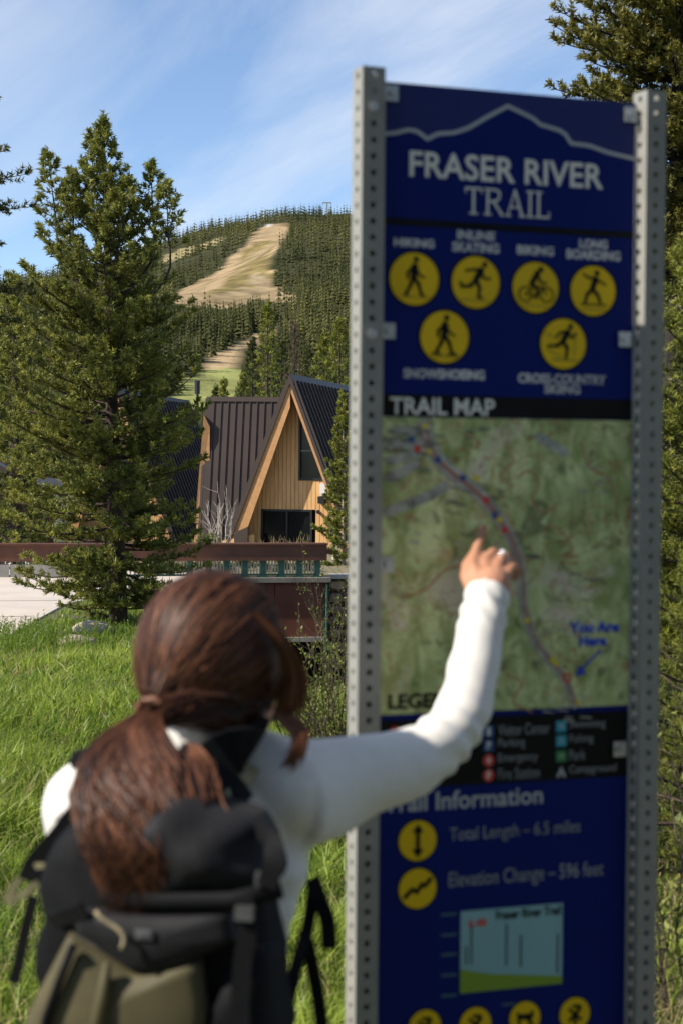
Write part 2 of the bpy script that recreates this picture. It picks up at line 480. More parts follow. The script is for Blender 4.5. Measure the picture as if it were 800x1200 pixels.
fo = mk('hillside_forest', (np.concatenate(VV), np.concatenate(FF)), m_needle_far, tint=np.concatenate(TT))
tag(fo, 'dense dark conifer forest covering the ski hill either side of the bare run', 'forest', kind='stuff')
# the nearest trunks of the band are separate trees
near_mesh = []
for (tv, tf), t in [(x, q) for x in TPL_NEAR for q in (0.08, 0.3, 0.62)]:
    near_mesh.append(mesh('conifer', tv, tf, m_needle_far, tint=np.full(len(tv), t)))
for n_, i in enumerate(indiv):
    o = link('conifer', near_mesh[rng.integers(0, len(near_mesh))], None, (tX[i], tY[i], tZ[i] - 0.3))
    h = th[i]; o.scale = (h * 0.72, h * 0.72, h); o.rotation_euler = (0, 0, rng.random() * 6.28)
    tag(o, 'slim dark conifer in the forest band at the foot of the ski hill', 'tree', 'conifers at the foot of the ski hill')

# lift towers on the summit
m_lift = mat('weathered_lift_steel', (0.30, 0.29, 0.27), 0.6, noise=2.0)
for (px, py, Y, h, lab) in ((316, 262, 1760, 12, 'small grey lift tower on the summit at the top of the ski run'),
                       (383, 252, 1770, 13, 'grey lift tower on the wooded skyline right of the ski run')):
    X = P(px, py, Y).x; z = float(hz(X, Y)); 
    t = thing('lift_tower', (X, Y, z), lab, 'lift tower', 'lift towers on the summit ridge')
    mk('pole', tube([(X, Y, z - 1), (X, Y, z + h)], [0.9, 0.6], 8), m_lift, t)
    mk('crossarm', box((X, Y, z + h), (9, 1.0, 1.0)), m_lift, t)
    for s in (-1, 1): mk('sheave_frame', box((X + s * 4.2, Y, z + h - 1.1), (0.8, 3.0, 1.2)), m_lift, t)
# ================================================================== BRIDGE with railing
m_rust = mat('rust_brown_steel', (0.145, 0.054, 0.028), 0.7, noise=3, color2=(0.10, 0.040, 0.023), bump=(25, 0.2, 0.005))
m_redwall = mat('red_brown_wall_panel', (0.17, 0.054, 0.030), 0.85, noise=1.3, color2=(0.12, 0.04, 0.024), bump=(12, 0.3, 0.01))
m_green = mat('green_painted_steel', (0.03, 0.13, 0.09), 0.5, noise=6, color2=(0.02, 0.09, 0.065))
m_ledge = mat('shaded_concrete_ledge', (0.27, 0.235, 0.18), 0.9, noise=2.5, color2=(0.17, 0.15, 0.12), bump=(30, 0.25, 0.01))  # tan concrete darkened, the ledge's shade put into the colour
m_picket = mat('pale_weathered_picket', (0.56, 0.49, 0.36), 0.8, noise=5, color2=(0.44, 0.38, 0.28))
m_conc = mat('grey_concrete', (0.40, 0.37, 0.32), 0.9, noise=1.6, color2=(0.29, 0.27, 0.235), bump=(30, 0.25, 0.01), detail=8)
BR, BL = P(381.5, 676, 44.0), P(-130, 676, 43.0)        # right end and far left of the railing line
BR = Vector((BR.x, 44.0, 0)); BL = Vector((-13.5, 41.2, 0))
bd = (BR - BL).normalized(); bn = Vector((bd.y, -bd.x, 0)); bang = math.atan2(bd.y, bd.x); blen = (BR - BL).length
def bp(s, off=0.0, z=0.0): q = BL + bd * s + bn * off; return (q.x, q.y, z)
bridge = thing('bridge', bp(blen / 2, 0, ROAD_Z), 'bridge with rust brown top rail, green posts and red brown side wall', 'bridge')
zc = P(381, 676, 44).z          # top of the ledge the rail stands on
zt, zb = P(381, 638.5, 44).z, P(381, 656.5, 44).z
s_split = blen - 5.3
def bbox(name, s0, s1, off, wy, z0, z1, m, par=bridge):
    return mk(name, box(bp((s0 + s1) / 2, off, (z0 + z1) / 2), (s1 - s0, wy, z1 - z0), bang), m, par)
bbox('top_rail', 0, blen, 0.0, 0.34, zb, zt, m_rust)
bbox('rail_cap', 0, blen + 0.02, 0.0, 0.42, zt + 0.002, zt + 0.05, m_rust)
bbox('rail_bracket', blen + 0.003, blen + 0.16, 0, 0.12, zb + 0.16, zb + 0.28, m_rust)
bbox('ledge', s_split, blen + 0.08, 0.06, 0.52, zc - 0.12, zc, m_ledge)
bbox('lower_rail', 0, blen - 0.05, 0, 0.05, zc + 0.05, zc + 0.09, m_green)
zpar = -0.66
for k in range(6):                                        # parapet cast in bays on the road side
    L = s_split / 6
    bbox('parapet_bay', k * L + 0.012, (k + 1) * L - 0.012, 0.0, 0.40, ROAD_Z - 0.2, zpar, m_conc)
zg = P(381, 745, 44).z
for k in range(4):
    L = 5.25 / 4
    bbox('wall_panel', s_split + k * L + 0.008, s_split + (k + 1) * L - 0.008, 0.10, 0.2, zg, zc - 0.125, m_redwall)
bbox('bottom_flange', s_split, blen - 0.02, 0.12, 0.36, zg - 0.12, zg - 0.003, m_conc)
mk('drain_pipe', tube([bp(blen - 0.02, 0.28, zc - 0.18), bp(blen - 0.02, 0.28, zg - 0.5)], 0.035, 8), m_green, bridge)
post_me = mesh('post', *box((0, 0, (zb + zc) / 2), (0.13, 0.13, zb - zc - 0.004), bang), m_green)
foot_me = mesh('post_foot', *box((0, 0, zc + 0.016), (0.24, 0.24, 0.03), bang), m_green)
bal_me = mesh('baluster', *box((0, 0, (zb + zc + 0.09) / 2), (0.036, 0.03, zb - zc - 0.096), bang), m_picket)
root = base_of(bridge)
s = blen - 0.22; posts = []
while s > 0.3:
    posts.append(s); s -= 0.47 if s > blen - 3.6 else 0.62
nb = 0
for i, s in enumerate(posts):
    x, y, _ = bp(s); pt = link('post', post_me, bridge, (x - root.x, y - root.y, -root.z))
    link('post_foot', foot_me, pt, (0, 0, 0))
    if i + 1 < len(posts):
        n_ = 5 if s > blen - 5.3 else 4
        for k in range(1, n_ + 1):
            if nb >= 290: break
            x, y, _ = bp(s + (posts[i + 1] - s) * k / (n_ + 1)); link('baluster', bal_me, bridge, (x - root.x, y - root.y, -root.z)); nb += 1

# stone wing wall right of the bridge
m_stone = [mat('wing_wall_stone_a', (0.40, 0.27, 0.16), 0.9, noise=3, bump=(14, 0.6, 0.03)),
           mat('wing_wall_stone_b', (0.30, 0.22, 0.15), 0.9, noise=3, bump=(14, 0.6, 0.03)),
           mat('wing_wall_stone_c', (0.46, 0.34, 0.20), 0.9, noise=3, bump=(14, 0.6, 0.03))]
m_mortar = mat('dark_mortar', (0.06, 0.05, 0.04), 0.95, noise=5)
W0, W1 = P(383.5, 676, 44.0), P(470, 676, 44.6)
wallx0, wallx1 = W0.x, W1.x; wz0, wz1 = zg - 0.9, zc - 0.06
swall = thing('stone_wall', (wallx0, 44.2, wz0), 'brown stone wing wall at the right end of the bridge', 'wall')
mk('backing', box(((wallx0 + wallx1) / 2, 44.45, (wz0 + wz1) / 2), (wallx1 - wallx0, 0.4, wz1 - wz0)), m_mortar, swall)
z = wz0; r_ = random.Random(5)
while z < wz1 - 0.1:
    hgt = min(r_.uniform(0.24, 0.42), wz1 - z); x = wallx0 - 0.01
    while x < wallx1 - 0.08:
        w = min(r_.uniform(0.28, 0.6), wallx1 - x)
        cx, czz = x + w / 2, z + hgt / 2; n = 9; ring = []
        for k in range(n):
            a = 6.283 * k / n; q = 1 / max(abs(math.cos(a)) ** 3 + abs(math.sin(a)) ** 3, 1e-6) ** (1 / 3)
            ring.append((cx + math.cos(a) * q * (w / 2 - 0.025) * r_.uniform(0.86, 1), 44.25, czz + math.sin(a) * q * (hgt / 2 - 0.02) * r_.uniform(0.86, 1)))
        V = ring + [(cx + (p[0] - cx) * 0.72, 44.15 + r_.uniform(-0.03, 0.03), czz + (p[2] - czz) * 0.72) for p in ring]
        F = [(k, (k + 1) % n, n + (k + 1) % n, n + k) for k in range(n)] + [tuple(range(n, 2 * n))]
        mk('stone', (V, F), m_stone[r_.randrange(3)], swall); x += w
    z += hgt
mk('coping', box(((wallx0 + wallx1) / 2 + 0.03, 44.42, wz1 + 0.055), (wallx1 - wallx0, 0.75, 0.10)), m_conc, swall)

# ================================================================== A-FRAME LODGE
m_wood = mat('cedar_boards', (0.76, 0.45, 0.185), 0.7, noise=2.2, color2=(0.60, 0.32, 0.12), stretch=(6, 6, 0.5), bump=(20, 0.25, 0.004))
m_wood2 = mat('cedar_fascia', (0.52, 0.275, 0.105), 0.65, noise=2.0, color2=(0.42, 0.21, 0.08), stretch=(3, 3, 3))
m_roof = mat('brown_standing_seam', (0.066, 0.046, 0.036), 0.5, metal=0.0, spec=0.3, noise=0.8, color2=(0.054, 0.038, 0.030))
m_roofblue = mat('dark_standing_seam', (0.060, 0.045, 0.038), 0.55, metal=0.0, spec=0.3, noise=0.8, color2=(0.048, 0.036, 0.031))
m_black = mat('black_window_frame', (0.012, 0.012, 0.012), 0.45)
m_glass = mat('dark_window_glass', (0.006, 0.007, 0.008), 0.10, spec=0.25, noise=0.7, color2=(0.010, 0.011, 0.013))
m_ground_strip = mat('gravel_bed', (0.32, 0.25, 0.17), 0.95, noise=6)

class Frame:
    """local axes of a gabled building: x right, y back along the ridge, z up"""
    def __init__(s, o, ang): s.o = Vector(o); s.r = Vector((math.cos(ang), -math.sin(ang), 0)); s.d = Vector((math.sin(ang), math.cos(ang), 0))
    def __call__(s, x, y, z): q = s.o + s.r * x + s.d * y; return (q.x, q.y, q.z + z)
def lp(fr, poly, depth, y):
    """solid from (x,z) polygon at local depth y"""
    return prism([fr(x, y, z) for x, z in poly], fr.d * depth)

Ya = 57.0
apx = P(340, 447, Ya)
AANG = math.radians(14)
A = Frame((apx.x, Ya, ROAD_Z), AANG); H = apx.z - ROAD_Z
k = 0.385                                     # half width per metre of fall
lodge = thing('lodge', tuple(A.o), 'cedar clad A-frame lodge with brown standing seam roof beyond the bridge', 'building')
Lr = 12.0; ov = 0.75
def slope_panels(fr, side, y0, y1, H, k, pitch, m, parent, zlow=0.0, th=0.10, seam=0.045):
    """steep roof slope as separate standing-seam pans, each with its own raised seam"""
    n = max(1, round((y1 - y0) / pitch)); pw = (y1 - y0) / n; run = (H - zlow) * k; L = math.hypot(run, H - zlow)
    nx, nz = (H - zlow) / L * side, run / L
    proto = {}
    top = np.array([0, H]); bot = np.array([side * run, zlow])
    def quad(off0, off1, ya, yb):
        P4 = [(top[0] + nx * off0, top[1] + nz * off0), (bot[0] + nx * off0, bot[1] + nz * off0), (bot[0] + nx * off1, bot[1] + nz * off1), (top[0] + nx * off1, top[1] + nz * off1)]
        return prism([fr(x, ya, z) for x, z in P4], fr.d * (yb - ya))
    base = None
    for i in range(n):
        ya = y0 + i * pw
        if base is None:
            VF = join([quad(0.0, th, ya, ya + pw - 0.004), quad(th + 0.001, th + 0.001 + seam, ya + 0.004, ya + 0.004 + seam * 0.75)])
            base = mk('roof_panel', VF, m, parent); me = base.data; first = ya
        else:
            dv = fr.d * (ya - first); o = link('roof_panel', me, parent, tuple(dv))
slope_panels(A, +1, 0, Lr, H, k, 0.46, m_roofblue, lodge, seam=0.075)
slope_panels(A, -1, 0, Lr, H, k, 0.33, m_roof, lodge)
mk('ridge_cap', join([prism([A(-0.16, -0.02, H - 0.10), A(0, -0.02, H + 0.26), A(0.16, -0.02, H - 0.10), A(0, -0.02, H + 0.12)], A.d * (Lr + 0.04))]), m_roof, lodge)
fw, fw2 = 0.40, 0.20                        # bargeboards
mk('bargeboard', lp(A, [(-0.005, H - 0.02), (-k * H, 0), (-k * H + 0.46, 0), (-0.005, H - 0.85)], 0.05, 0.03), m_wood2, lodge)
mk('bargeboard', lp(A, [(0.005, H - 0.02), (0.005, H - 0.34), (k * H - 0.12, 0), (k * H, 0)], 0.05, 0.03), m_wood2, lodge)
mk('roof_edge', lp(A, [(0, H + 0.24), (-k * H - 0.1, 0), (-k * H + 0.02, 0), (0, H - 0.06)], 0.05, -0.03), m_roof, lodge)
mk('roof_edge', lp(A, [(0, H + 0.24), (0, H - 0.06), (k * H - 0.02, 0), (k * H + 0.1, 0)], 0.05, -0.03), m_roof, lodge)
# recessed gable wall of vertical boards, with the two openings left free
def ax(px): return (P(px, 600, Ya + ov).x - A.o.x) / math.cos(AANG)
def az(py, px=340): return P(px, py, Ya + ov).z - ROAD_Z
wx, wz = ax(345), az(562)
dx0, dx1, dz1 = ax(300), ax(360), az(597)
bw = 0.145; x = -k * H; brd = []; r_ = random.Random(3)
def slope_z(x): return H - abs(x) / k - 0.05
while x < k * H - 0.01:
    x1 = min(x + bw, k * H); a, b_ = x + 0.006, x1 - 0.006; dy = r_.uniform(0, 0.012)
    lo = 0.0
    if a > dx0 - 0.1 and b_ < dx1 + 0.16: lo = dz1
    hi_a, hi_b = slope_z(a), slope_z(b_)
    if a > wx - 0.08: hi_a, hi_b = min(hi_a, wz), min(hi_b, wz)
    if max(hi_a, hi_b) > lo + 0.02: brd.append(lp(A, [(a, lo), (b_, lo), (b_, max(lo + 0.01, hi_b)), (a, max(lo + 0.01, hi_a))], 0.04, ov - dy))
    x = x1
wb = mk('wall_boards', join(brd), m_wood, lodge); wb['kind'] = 'stuff'
mk('wall', lp(A, [(-k * H + 0.03, 0.0), (k * H - 0.03, 0), (0, H - 0.12)], 0.1, ov + 0.33), m_mortar, lodge)
win = mk('gable_window', join([lp(A, [(wx - 0.05, wz - 0.03), (wx + 0.02, wz - 0.03), (wx + 0.02, slope_z(wx)), (wx - 0.05, slope_z(wx - 0.05))], 0.10, ov - 0.03),
                               lp(A, [(wx + 0.022, wz - 0.03), (k * (H - wz) - 0.05, wz - 0.03), (k * (H - wz) - 0.08, wz + 0.06), (wx + 0.022, wz + 0.06)], 0.10, ov - 0.03)]), m_black, lodge)
zm = az(529)
mk('pane', lp(A, [(wx + 0.02, wz + 0.06), (k * (H - wz) - 0.1, wz + 0.06), (k * (H - zm) - 0.07, zm), (wx + 0.02, zm)], 0.02, ov + 0.05), m_glass, win)
mk('pane', lp(A, [(wx + 0.02, zm + 0.05), (k * (H - zm) - 0.09, zm + 0.05), (wx + 0.02, slope_z(wx + 0.03))], 0.02, ov + 0.05), m_glass, win)
m_mull = mat('grey_mullion', (0.22, 0.22, 0.22), 0.4)
mk('mullion', lp(A, [(wx + 0.025, zm + 0.005), (k * (H - zm) - 0.08, zm + 0.005), (k * (H - zm) - 0.09, zm + 0.045), (wx + 0.025, zm + 0.045)], 0.05, ov), m_mull, win)
door = mk('glass_door', join([lp(A, [(dx0, 0), (dx0 + 0.07, 0), (dx0 + 0.07, dz1 - 0.072), (dx0, dz1 - 0.072)], 0.12, ov - 0.04), lp(A, [(dx1 - 0.07, 0), (dx1, 0), (dx1, dz1 - 0.072), (dx1 - 0.07, dz1 - 0.072)], 0.12, ov - 0.04),
                              lp(A, [(dx0, dz1 - 0.07), (dx1, dz1 - 0.07), (dx1, dz1), (dx0, dz1)], 0.12, ov - 0.04),
                              lp(A, [((dx0 + dx1) / 2 - 0.03, 0), ((dx0 + dx1) / 2 + 0.03, 0), ((dx0 + dx1) / 2 + 0.03, dz1 - 0.072), ((dx0 + dx1) / 2 - 0.03, dz1 - 0.072)], 0.08, ov - 0.01)]), m_black, lodge)
for a, b_ in ((dx0 + 0.07, (dx0 + dx1) / 2 - 0.03), ((dx0 + dx1) / 2 + 0.03, dx1 - 0.07)):
    mk('pane', lp(A, [(a, 0.02), (b_, 0.02), (b_, dz1 - 0.075), (a, dz1 - 0.075)], 0.02, ov + 0.06), m_glass, door)
# wall fittings right of the door
fx, fz = ax(373), az(584)
mk('wall_lamp', join([lp(A, [(fx - 0.13, fz - 0.16), (fx + 0.09, fz - 0.16), (fx + 0.09, fz + 0.08), (fx - 0.13, fz + 0.08)], 0.3, ov - 0.31)]), m_black, lodge)
m_white = mat('white_sign_board', (0.75, 0.74, 0.70), 0.5)
mk('wall_plate', lp(A, [(fx - 0.12, fz + 0.10), (fx + 0.10, fz + 0.10), (fx + 0.10, fz + 0.52), (fx - 0.12, fz + 0.52)], 0.05, ov - 0.07), m_white, lodge)
gx_, gz_ = ax(368), az(600)
mk('wall_lamp', tube([A(gx_, ov - 0.01, gz_), A(gx_ + 0.02, ov - 0.22, gz_ + 0.02)], [0.05, 0.075], 10), m_black, lodge)
# small lean-to end with brown cladding at the foot of the left slope
mk('kick_panel', lp(A, [(ax(277), az(640)), (ax(293), az(640)), (ax(293), az(617)), (ax(277), az(624))], 0.1, -0.15), m_roof, lodge)
mk('foot_wall', lp(A, [(ax(262), 0), (ax(299), 0), (ax(299), az(626)), (ax(262), az(634))], 0.12, -0.02), m_wood, lodge)
# cross wing: steep brown roof facing the bridge
wl, wr = P(244, 470, 61.0), P(345, 470, 61.0)
Hw = P(280, 470, 61.0).z - ROAD_Z
Wf = Frame((wr.x, wr.y, ROAD_Z), math.radians(-90))   # local y runs left along the wing ridge
Wf.r = Vector((0.06, 1.0, 0)).normalized(); Wf.d = Vector((-1.0, 0.03, 0)).normalized(); Wf.o = Vector((wr.x, 61.0, ROAD_Z))
wlen = (wr.x - wl.x)
slope_panels(Wf, -1, 0, wlen, Hw, 0.34, 0.262, m_roof, lodge)
slope_panels(Wf, +1, 0, wlen, Hw, 0.34, 0.262, m_roof, lodge)
mk('ridge_cap', prism([Wf(-0.17, -0.02, Hw - 0.02), Wf(-0.10, -0.02, Hw + 0.15), Wf(0.10, -0.02, Hw + 0.15), Wf(0.17, -0.02, Hw - 0.02), Wf(0, -0.02, Hw + 0.08)], Wf.d * (wlen + 0.06)), m_roof, lodge)
mk('roof_edge', prism([Wf(0, wlen + 0.005, Hw + 0.1), Wf(-0.34 * Hw - 0.14, wlen + 0.005, 0), Wf(-0.34 * Hw + 0.1, wlen + 0.005, 0), Wf(0, wlen + 0.005, Hw - 0.35), Wf(0.34 * Hw, wlen + 0.005, 0), Wf(0.34 * Hw + 0.14, wlen + 0.005, 0)], Wf.d * 0.09), m_roof, lodge)
def wq(px, py, Y): return tuple(P(px, py, Y))
mk('side_wall', prism([wq(239, 486, 60.4), wq(229, 613, 60.0), wq(246, 612, 60.0), wq(246, 500, 60.4)], (0, 0.5, 0)), m_wood2, lodge)
mk('side_wall', prism([wq(231, 614, 60.3), wq(224, 652, 60.3), wq(262, 652, 60.3), wq(262, 614, 60.3)], (0, 0.3, 0)), m_wood, lodge)

# second A-frame further left, mostly behind the pine
Yb = 64.0; ap2 = P(138, 462, Yb); B = Frame((ap2.x, Yb, ROAD_Z), math.radians(9)); H2 = ap2.z - ROAD_Z
cab = thing('a_frame_cabin', tuple(B.o), 'dark ribbed A-frame roof half hidden behind the big pine', 'building')
slope_panels(B, +1, 0, 11, H2, k, 0.46, m_roofblue, cab, seam=0.075)
slope_panels(B, -1, 0, 11, H2, k, 0.36, m_roofblue, cab)
mk('ridge_cap', prism([B(-0.14, -0.02, H2 - 0.1), B(0, -0.02, H2 + 0.22), B(0.14, -0.02, H2 - 0.1), B(0, -0.02, H2 + 0.1)], B.d * 11.04), m_roofblue, cab)
mk('bargeboard', lp(B, [(-0.005, H2), (-k * H2, 0), (-k * H2 + 0.4, 0), (-0.005, H2 - 1.0)], 0.05, 0.03), m_wood2, cab)
mk('bargeboard', lp(B, [(0.005, H2), (0.005, H2 - 0.6), (k * H2 - 0.2, 0), (k * H2, 0)], 0.05, 0.03), m_wood2, cab)
brd = []; x = -k * H2
while x < k * H2 - 0.01:
    x1 = min(x + 0.15, k * H2); a, b_ = x + 0.006, x1 - 0.006
    brd.append(lp(B, [(a, 0), (b_, 0), (b_, max(0.01, H2 - abs(b_) / k - 0.05)), (a, max(0.01, H2 - abs(a) / k - 0.05))], 0.04, 0.75)); x = x1
q = mk('wall_boards', join(brd), m_wood, cab); q['kind'] = 'stuff'
w2 = mk('window', lp(B, [(-0.7, 2.0), (0.7, 2.0), (0.5, 3.4), (-0.5, 3.4)], 0.06, 0.69), m_black, cab)
mk('pane', lp(B, [(-0.62, 2.08), (0.62, 2.08), (0.44, 3.32), (-0.44, 3.32)], 0.02, 0.667), m_glass, w2)

# dark brown house at the far left edge, seen in the gap beside the pine
hb = P(-32, 620, 58)
hs = thing('house', (hb.x, 58, ROAD_Z), 'dark brown house wall at the left edge behind the railing', 'building')
m_dkwall = mat('dark_brown_wall', (0.10, 0.055, 0.035), 0.85, noise=2, color2=(0.07, 0.04, 0.026))
mk('wall', box((hb.x, 60, -0.05), (4.2, 4, 2.3)), m_dkwall, hs)
mk('roof', prism([(hb.x - 2.5, 57.6, 1.102), (hb.x + 2.5, 57.6, 1.102), (hb.x, 57.6, 2.3)], (0, 5, 0)), m_roof, hs)
wv = mk('window', box((hb.x + 1.2, 57.975, 0.1), (0.9, 0.07, 1.0)), m_black, hs); mk('pane', box((hb.x + 1.2, 57.93, 0.1), (0.76, 0.03, 0.86)), m_glass, wv)

# lamp post on the meadow side of the roofs
lp_ = P(231.5, 470, 80); lx = lp_.x
lam = thing('lamp_post', (lx, 80, -1.0), 'thin black lamp post rising behind the brown roofs', 'lamp post')
mk('pole', tube([(lx, 80, -1), (lx, 80, P(231, 462, 80).z)], [0.08, 0.05], 8), m_black, lam)
mk('lantern', tube([(lx, 80, P(231, 462, 80).z + 0.01), (lx, 80, P(231, 446, 80).z)], [0.12, 0.13], 8), m_black, lam)

# bare slope stones near the grass edge and the boulder by the creek
m_rock = mat('pale_rock', (0.42, 0.34, 0.26), 0.9, noise=5, color2=(0.28, 0.22, 0.17), bump=(9, 0.7, 0.04))
def rock(name, c, s, seed, lab, grp=None):
    V, F = ellipsoid((0, 0, 0), (1, 1, 1), 14, 9); r = np.random.default_rng(seed)
    dirs = r.normal(0, 1, (9, 3)); dirs /= np.linalg.norm(dirs, axis=1)[:, None]
    for d in dirs: V = V - np.outer(np.maximum(V @ d - 0.72, 0) * 0.9, d)
    V = V * (1 + 0.05 * np.sin(V[:, [0]] * 7 + seed) + 0.04 * np.cos(V[:, [1]] * 9)) * np.array(s)
    o = link(name, mesh(name, V, F, m_rock, True), None, c); return tag(o, lab, 'rock', grp)
def on_ground(px, py, dz=0.0):
    Y = ground_y(px, py); q = P(px, py, Y); return (q.x, Y, float(gz(q.x, Y)) + dz)
x_, y_, z_ = on_ground(289, 868)
rock('rock', (x_, y_, z_ + 0.10), (0.125, 0.12, 0.115), 3, 'pale pinkish boulder in the grass beside the woman\'s head')
x_, y_, z_ = on_ground(90, 757); rock('rock', (x_, y_, z_ + 0.06), (0.34, 0.22, 0.13), 8, 'flat grey stone in the grass, nearer of the two left of the head')
x_, y_, z_ = on_ground(108, 744); rock('rock', (x_, y_, z_ + 0.09), (0.30, 0.25, 0.16), 9, 'flat grey stone at the foot of the big pine, farther of two')
# ================================================================== TREES
def needle_mat(name, a, b, tr=0.3): return mat(name, a, 0.55, attr='tint', color2=b, trans=tr, spec=0.3)
m_nd_main = needle_mat('pine_needles', (0.054, 0.080, 0.020), (0.38, 0.375, 0.068))
m_nd_right = needle_mat('pine_needles_right', (0.060, 0.068, 0.014), (0.28, 0.245, 0.045))
m_bark2 = mat('old_dark_bark', (0.026, 0.017, 0.012), 0.95, noise=14, color2=(0.010, 0.007, 0.006), bump=(18, 0.9, 0.02), stretch=(1, 1, 0.25))
m_nd_spruce = needle_mat('spruce_needles', (0.065, 0.090, 0.014), (0.34, 0.34, 0.055))
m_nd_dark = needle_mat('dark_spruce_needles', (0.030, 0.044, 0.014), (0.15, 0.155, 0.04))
m_nd_dead = needle_mat('dead_needles', (0.11, 0.07, 0.045), (0.17, 0.12, 0.08))

def needles(pos, dirs, length, nl, nw, kk, tint, r, spread=0.8, fwd=0.55):
    """bottle-brush shoots: kk thin blades round each shoot; returns V,F,T"""
    n = len(pos)
    pos = np.repeat(pos, kk, 0); d = np.repeat(dirs, kk, 0); L = np.repeat(length, kk)
    t = r.random(n * kk)
    rv = r.normal(0, 1, (n * kk, 3)); rv -= (rv * d).sum(1)[:, None] * d; rv /= np.linalg.norm(rv, axis=1)[:, None] + 1e-9
    nd = rv * spread + d * fwd; nd /= np.linalg.norm(nd, axis=1)[:, None]
    base = pos + d * (L * t)[:, None]
    side = np.cross(nd, r.normal(0, 1, (n * kk, 3))); side /= np.linalg.norm(side, axis=1)[:, None] + 1e-9
    w = (nw * r.uniform(0.7, 1.3, n * kk))[:, None] / 2; ln = (nl * r.uniform(0.7, 1.2, n * kk))[:, None]
    V = np.stack([base - side * w, base + side * w, base + nd * ln], 1).reshape(-1, 3)
    T = np.repeat(np.clip(np.repeat(tint, kk) + r.normal(0, 0.10, n * kk), 0, 1), 3)
    return V, np.arange(n * kk * 3).reshape(-1, 3), T

def grow(base, top, rad_fn, r, z0=0.06, nbr=120, droop=0.1, up=0.5, sub=0.6, step=0.10, lean=None, shoot=0.13, upper_up=0.9, density=1.0, rmul=None):
    """branches of one stem: returns (limb tubes, shoot pos, dir, tint)"""
    base = np.array(base); top = np.array(top); H = top[2] - base[2]
    limbs, sp, sd, stt = [], [], [], []
    for i in range(nbr):
        f = z0 + (0.985 - z0) * ((i + r.random()) / nbr); a = i * 2.39996 + r.normal(0, 0.35)
        L = rad_fn(f) * r.uniform(0.70, 1.12)
        if rmul: L *= rmul(a)
        if L < 0.04: L = 0.04
        elev = (upper_up * f ** 1.5 - droop * (1 - f) + r.normal(0, 0.10))
        o = base + (top - base) * f
        d = np.array([math.cos(a) * math.cos(elev), math.sin(a) * math.cos(elev), math.sin(elev)])
        n = max(3, int(L / 0.18) + 2); pts = [o]; dd = d.copy()
        for j in range(1, n):
            dd = d + np.array([0, 0, up * (j / n) ** 2]) + r.normal(0, 0.05, 3); dd /= np.linalg.norm(dd)
            pts.append(pts[-1] + dd * L / (n - 1))
        pts = np.array(pts); limbs.append((pts, max(0.006, 0.014 * L + 0.004)))
        # twigs
        m = max(2, int(L / step * density)); ss = np.sort(r.uniform(0.18 if L > 0.6 else 0.0, 1.0, m))
        for s in ss:
            j = min(int(s * (n - 1)), n - 2); q = pts[j] + (pts[j + 1] - pts[j]) * (s * (n - 1) - j); bdir = pts[j + 1] - pts[j]; bdir /= np.linalg.norm(bdir) + 1e-9
            side = np.cross(bdir, [0, 0, 1]); side /= np.linalg.norm(side) + 1e-9
            sg = 1 if r.random() < 0.5 else -1
            tw = (0.10 + sub * (1 - s) * min(L, 1.6) * 0.55) * r.uniform(0.5, 1.1)
            td = bdir * 0.75 + side * sg * r.uniform(0.5, 1.0) + np.array([0, 0, r.normal(0.18, 0.25)]); td /= np.linalg.norm(td)
            cnt = max(1, int(tw / shoot * 1.25)); tt = r.normal(0.45, 0.2)
            for c in range(cnt):
                x = q + td * tw * (c + r.random() * 0.5) / cnt
                sdv = td + np.array([0, 0, 0.45]) + r.normal(0, 0.35, 3); sdv /= np.linalg.norm(sdv)
                sp.append(x); sd.append(sdv); stt.append(tt + 0.15 * (s - 0.5))
        for c in range(3):
            sdv = dd + np.array([0, 0, 0.5]) + r.normal(0, 0.25, 3); sdv /= np.linalg.norm(sdv)
            sp.append(pts[-1]); sd.append(sdv); stt.append(r.normal(0.6, 0.15))
    for c in range(6):
        sp.append(top - (top - base) * 0.02 * c); sd.append(np.array([0, 0, 1.0]) * 0.8 + r.normal(0, 0.25, 3)); sd[-1] /= np.linalg.norm(sd[-1]); stt.append(0.6)
    return limbs, sp, sd, stt

def limb_mesh(limbs, n=4):
    return join([tube(p, list(np.linspace(w, 0.004, len(p))), n, cap=False) for p, w in limbs])

def pine(name, base, top, rad_fn, seed, label, cat='tree', group=None, m=None, trunk_r=0.14, nl=0.085, nw=0.016, kk=22, shoot=0.13, leaders=(), trunk_bend=0.0, mb=None, **kw):
    r = np.random.default_rng(seed); base = np.array(base, float); top = np.array(top, float)
    t = thing(name, tuple(base), label, cat, group)
    limbs, sp, sd, st = grow(base, top, rad_fn, r, shoot=shoot, **kw)
    for (b0, b1, rf, nb) in leaders:
        # an upswept side leader: its own little top
        l2, s2, d2, t2 = grow(np.array(b0), np.array(b1), rf, r, z0=0.25, nbr=nb, shoot=shoot, upper_up=0.9, droop=0, density=kw.get('density', 1))
        limbs += l2; sp += s2; sd += d2; st += t2
        f = (b0[2] - base[2]) / (top[2] - base[2]); o = base + (top - base) * max(0, f - 0.10)
        limbs.append((spline([o, (o + np.array(b0)) / 2 + np.array([0, 0, -0.12]), b0, (np.array(b0) + b1) / 2, b1], 14), 0.04))
    n = 14; f = np.linspace(0, 1, n)
    tp = base[None] + (top - base)[None] * f[:, None]; tp[:, 0] += trunk_bend * np.sin(f * 5) ; tp[0, 2] -= 0.25
    mk('trunk', tube(tp, list(trunk_r * (1 - f) ** 0.85 + 0.012), 10), mb or m_bark, t, True)
    mk('limbs', limb_mesh(limbs), mb or m_bark, t)['kind'] = 'stuff'
    sp, sd, st = np.array(sp), np.array(sd), np.array(st)
    V, F, T = needles(sp, sd, np.full(len(sp), shoot), nl, nw, kk, st, r)
    c = mk('crown', (V, F), m or m_nd_main, t, tint=T); 
    return t
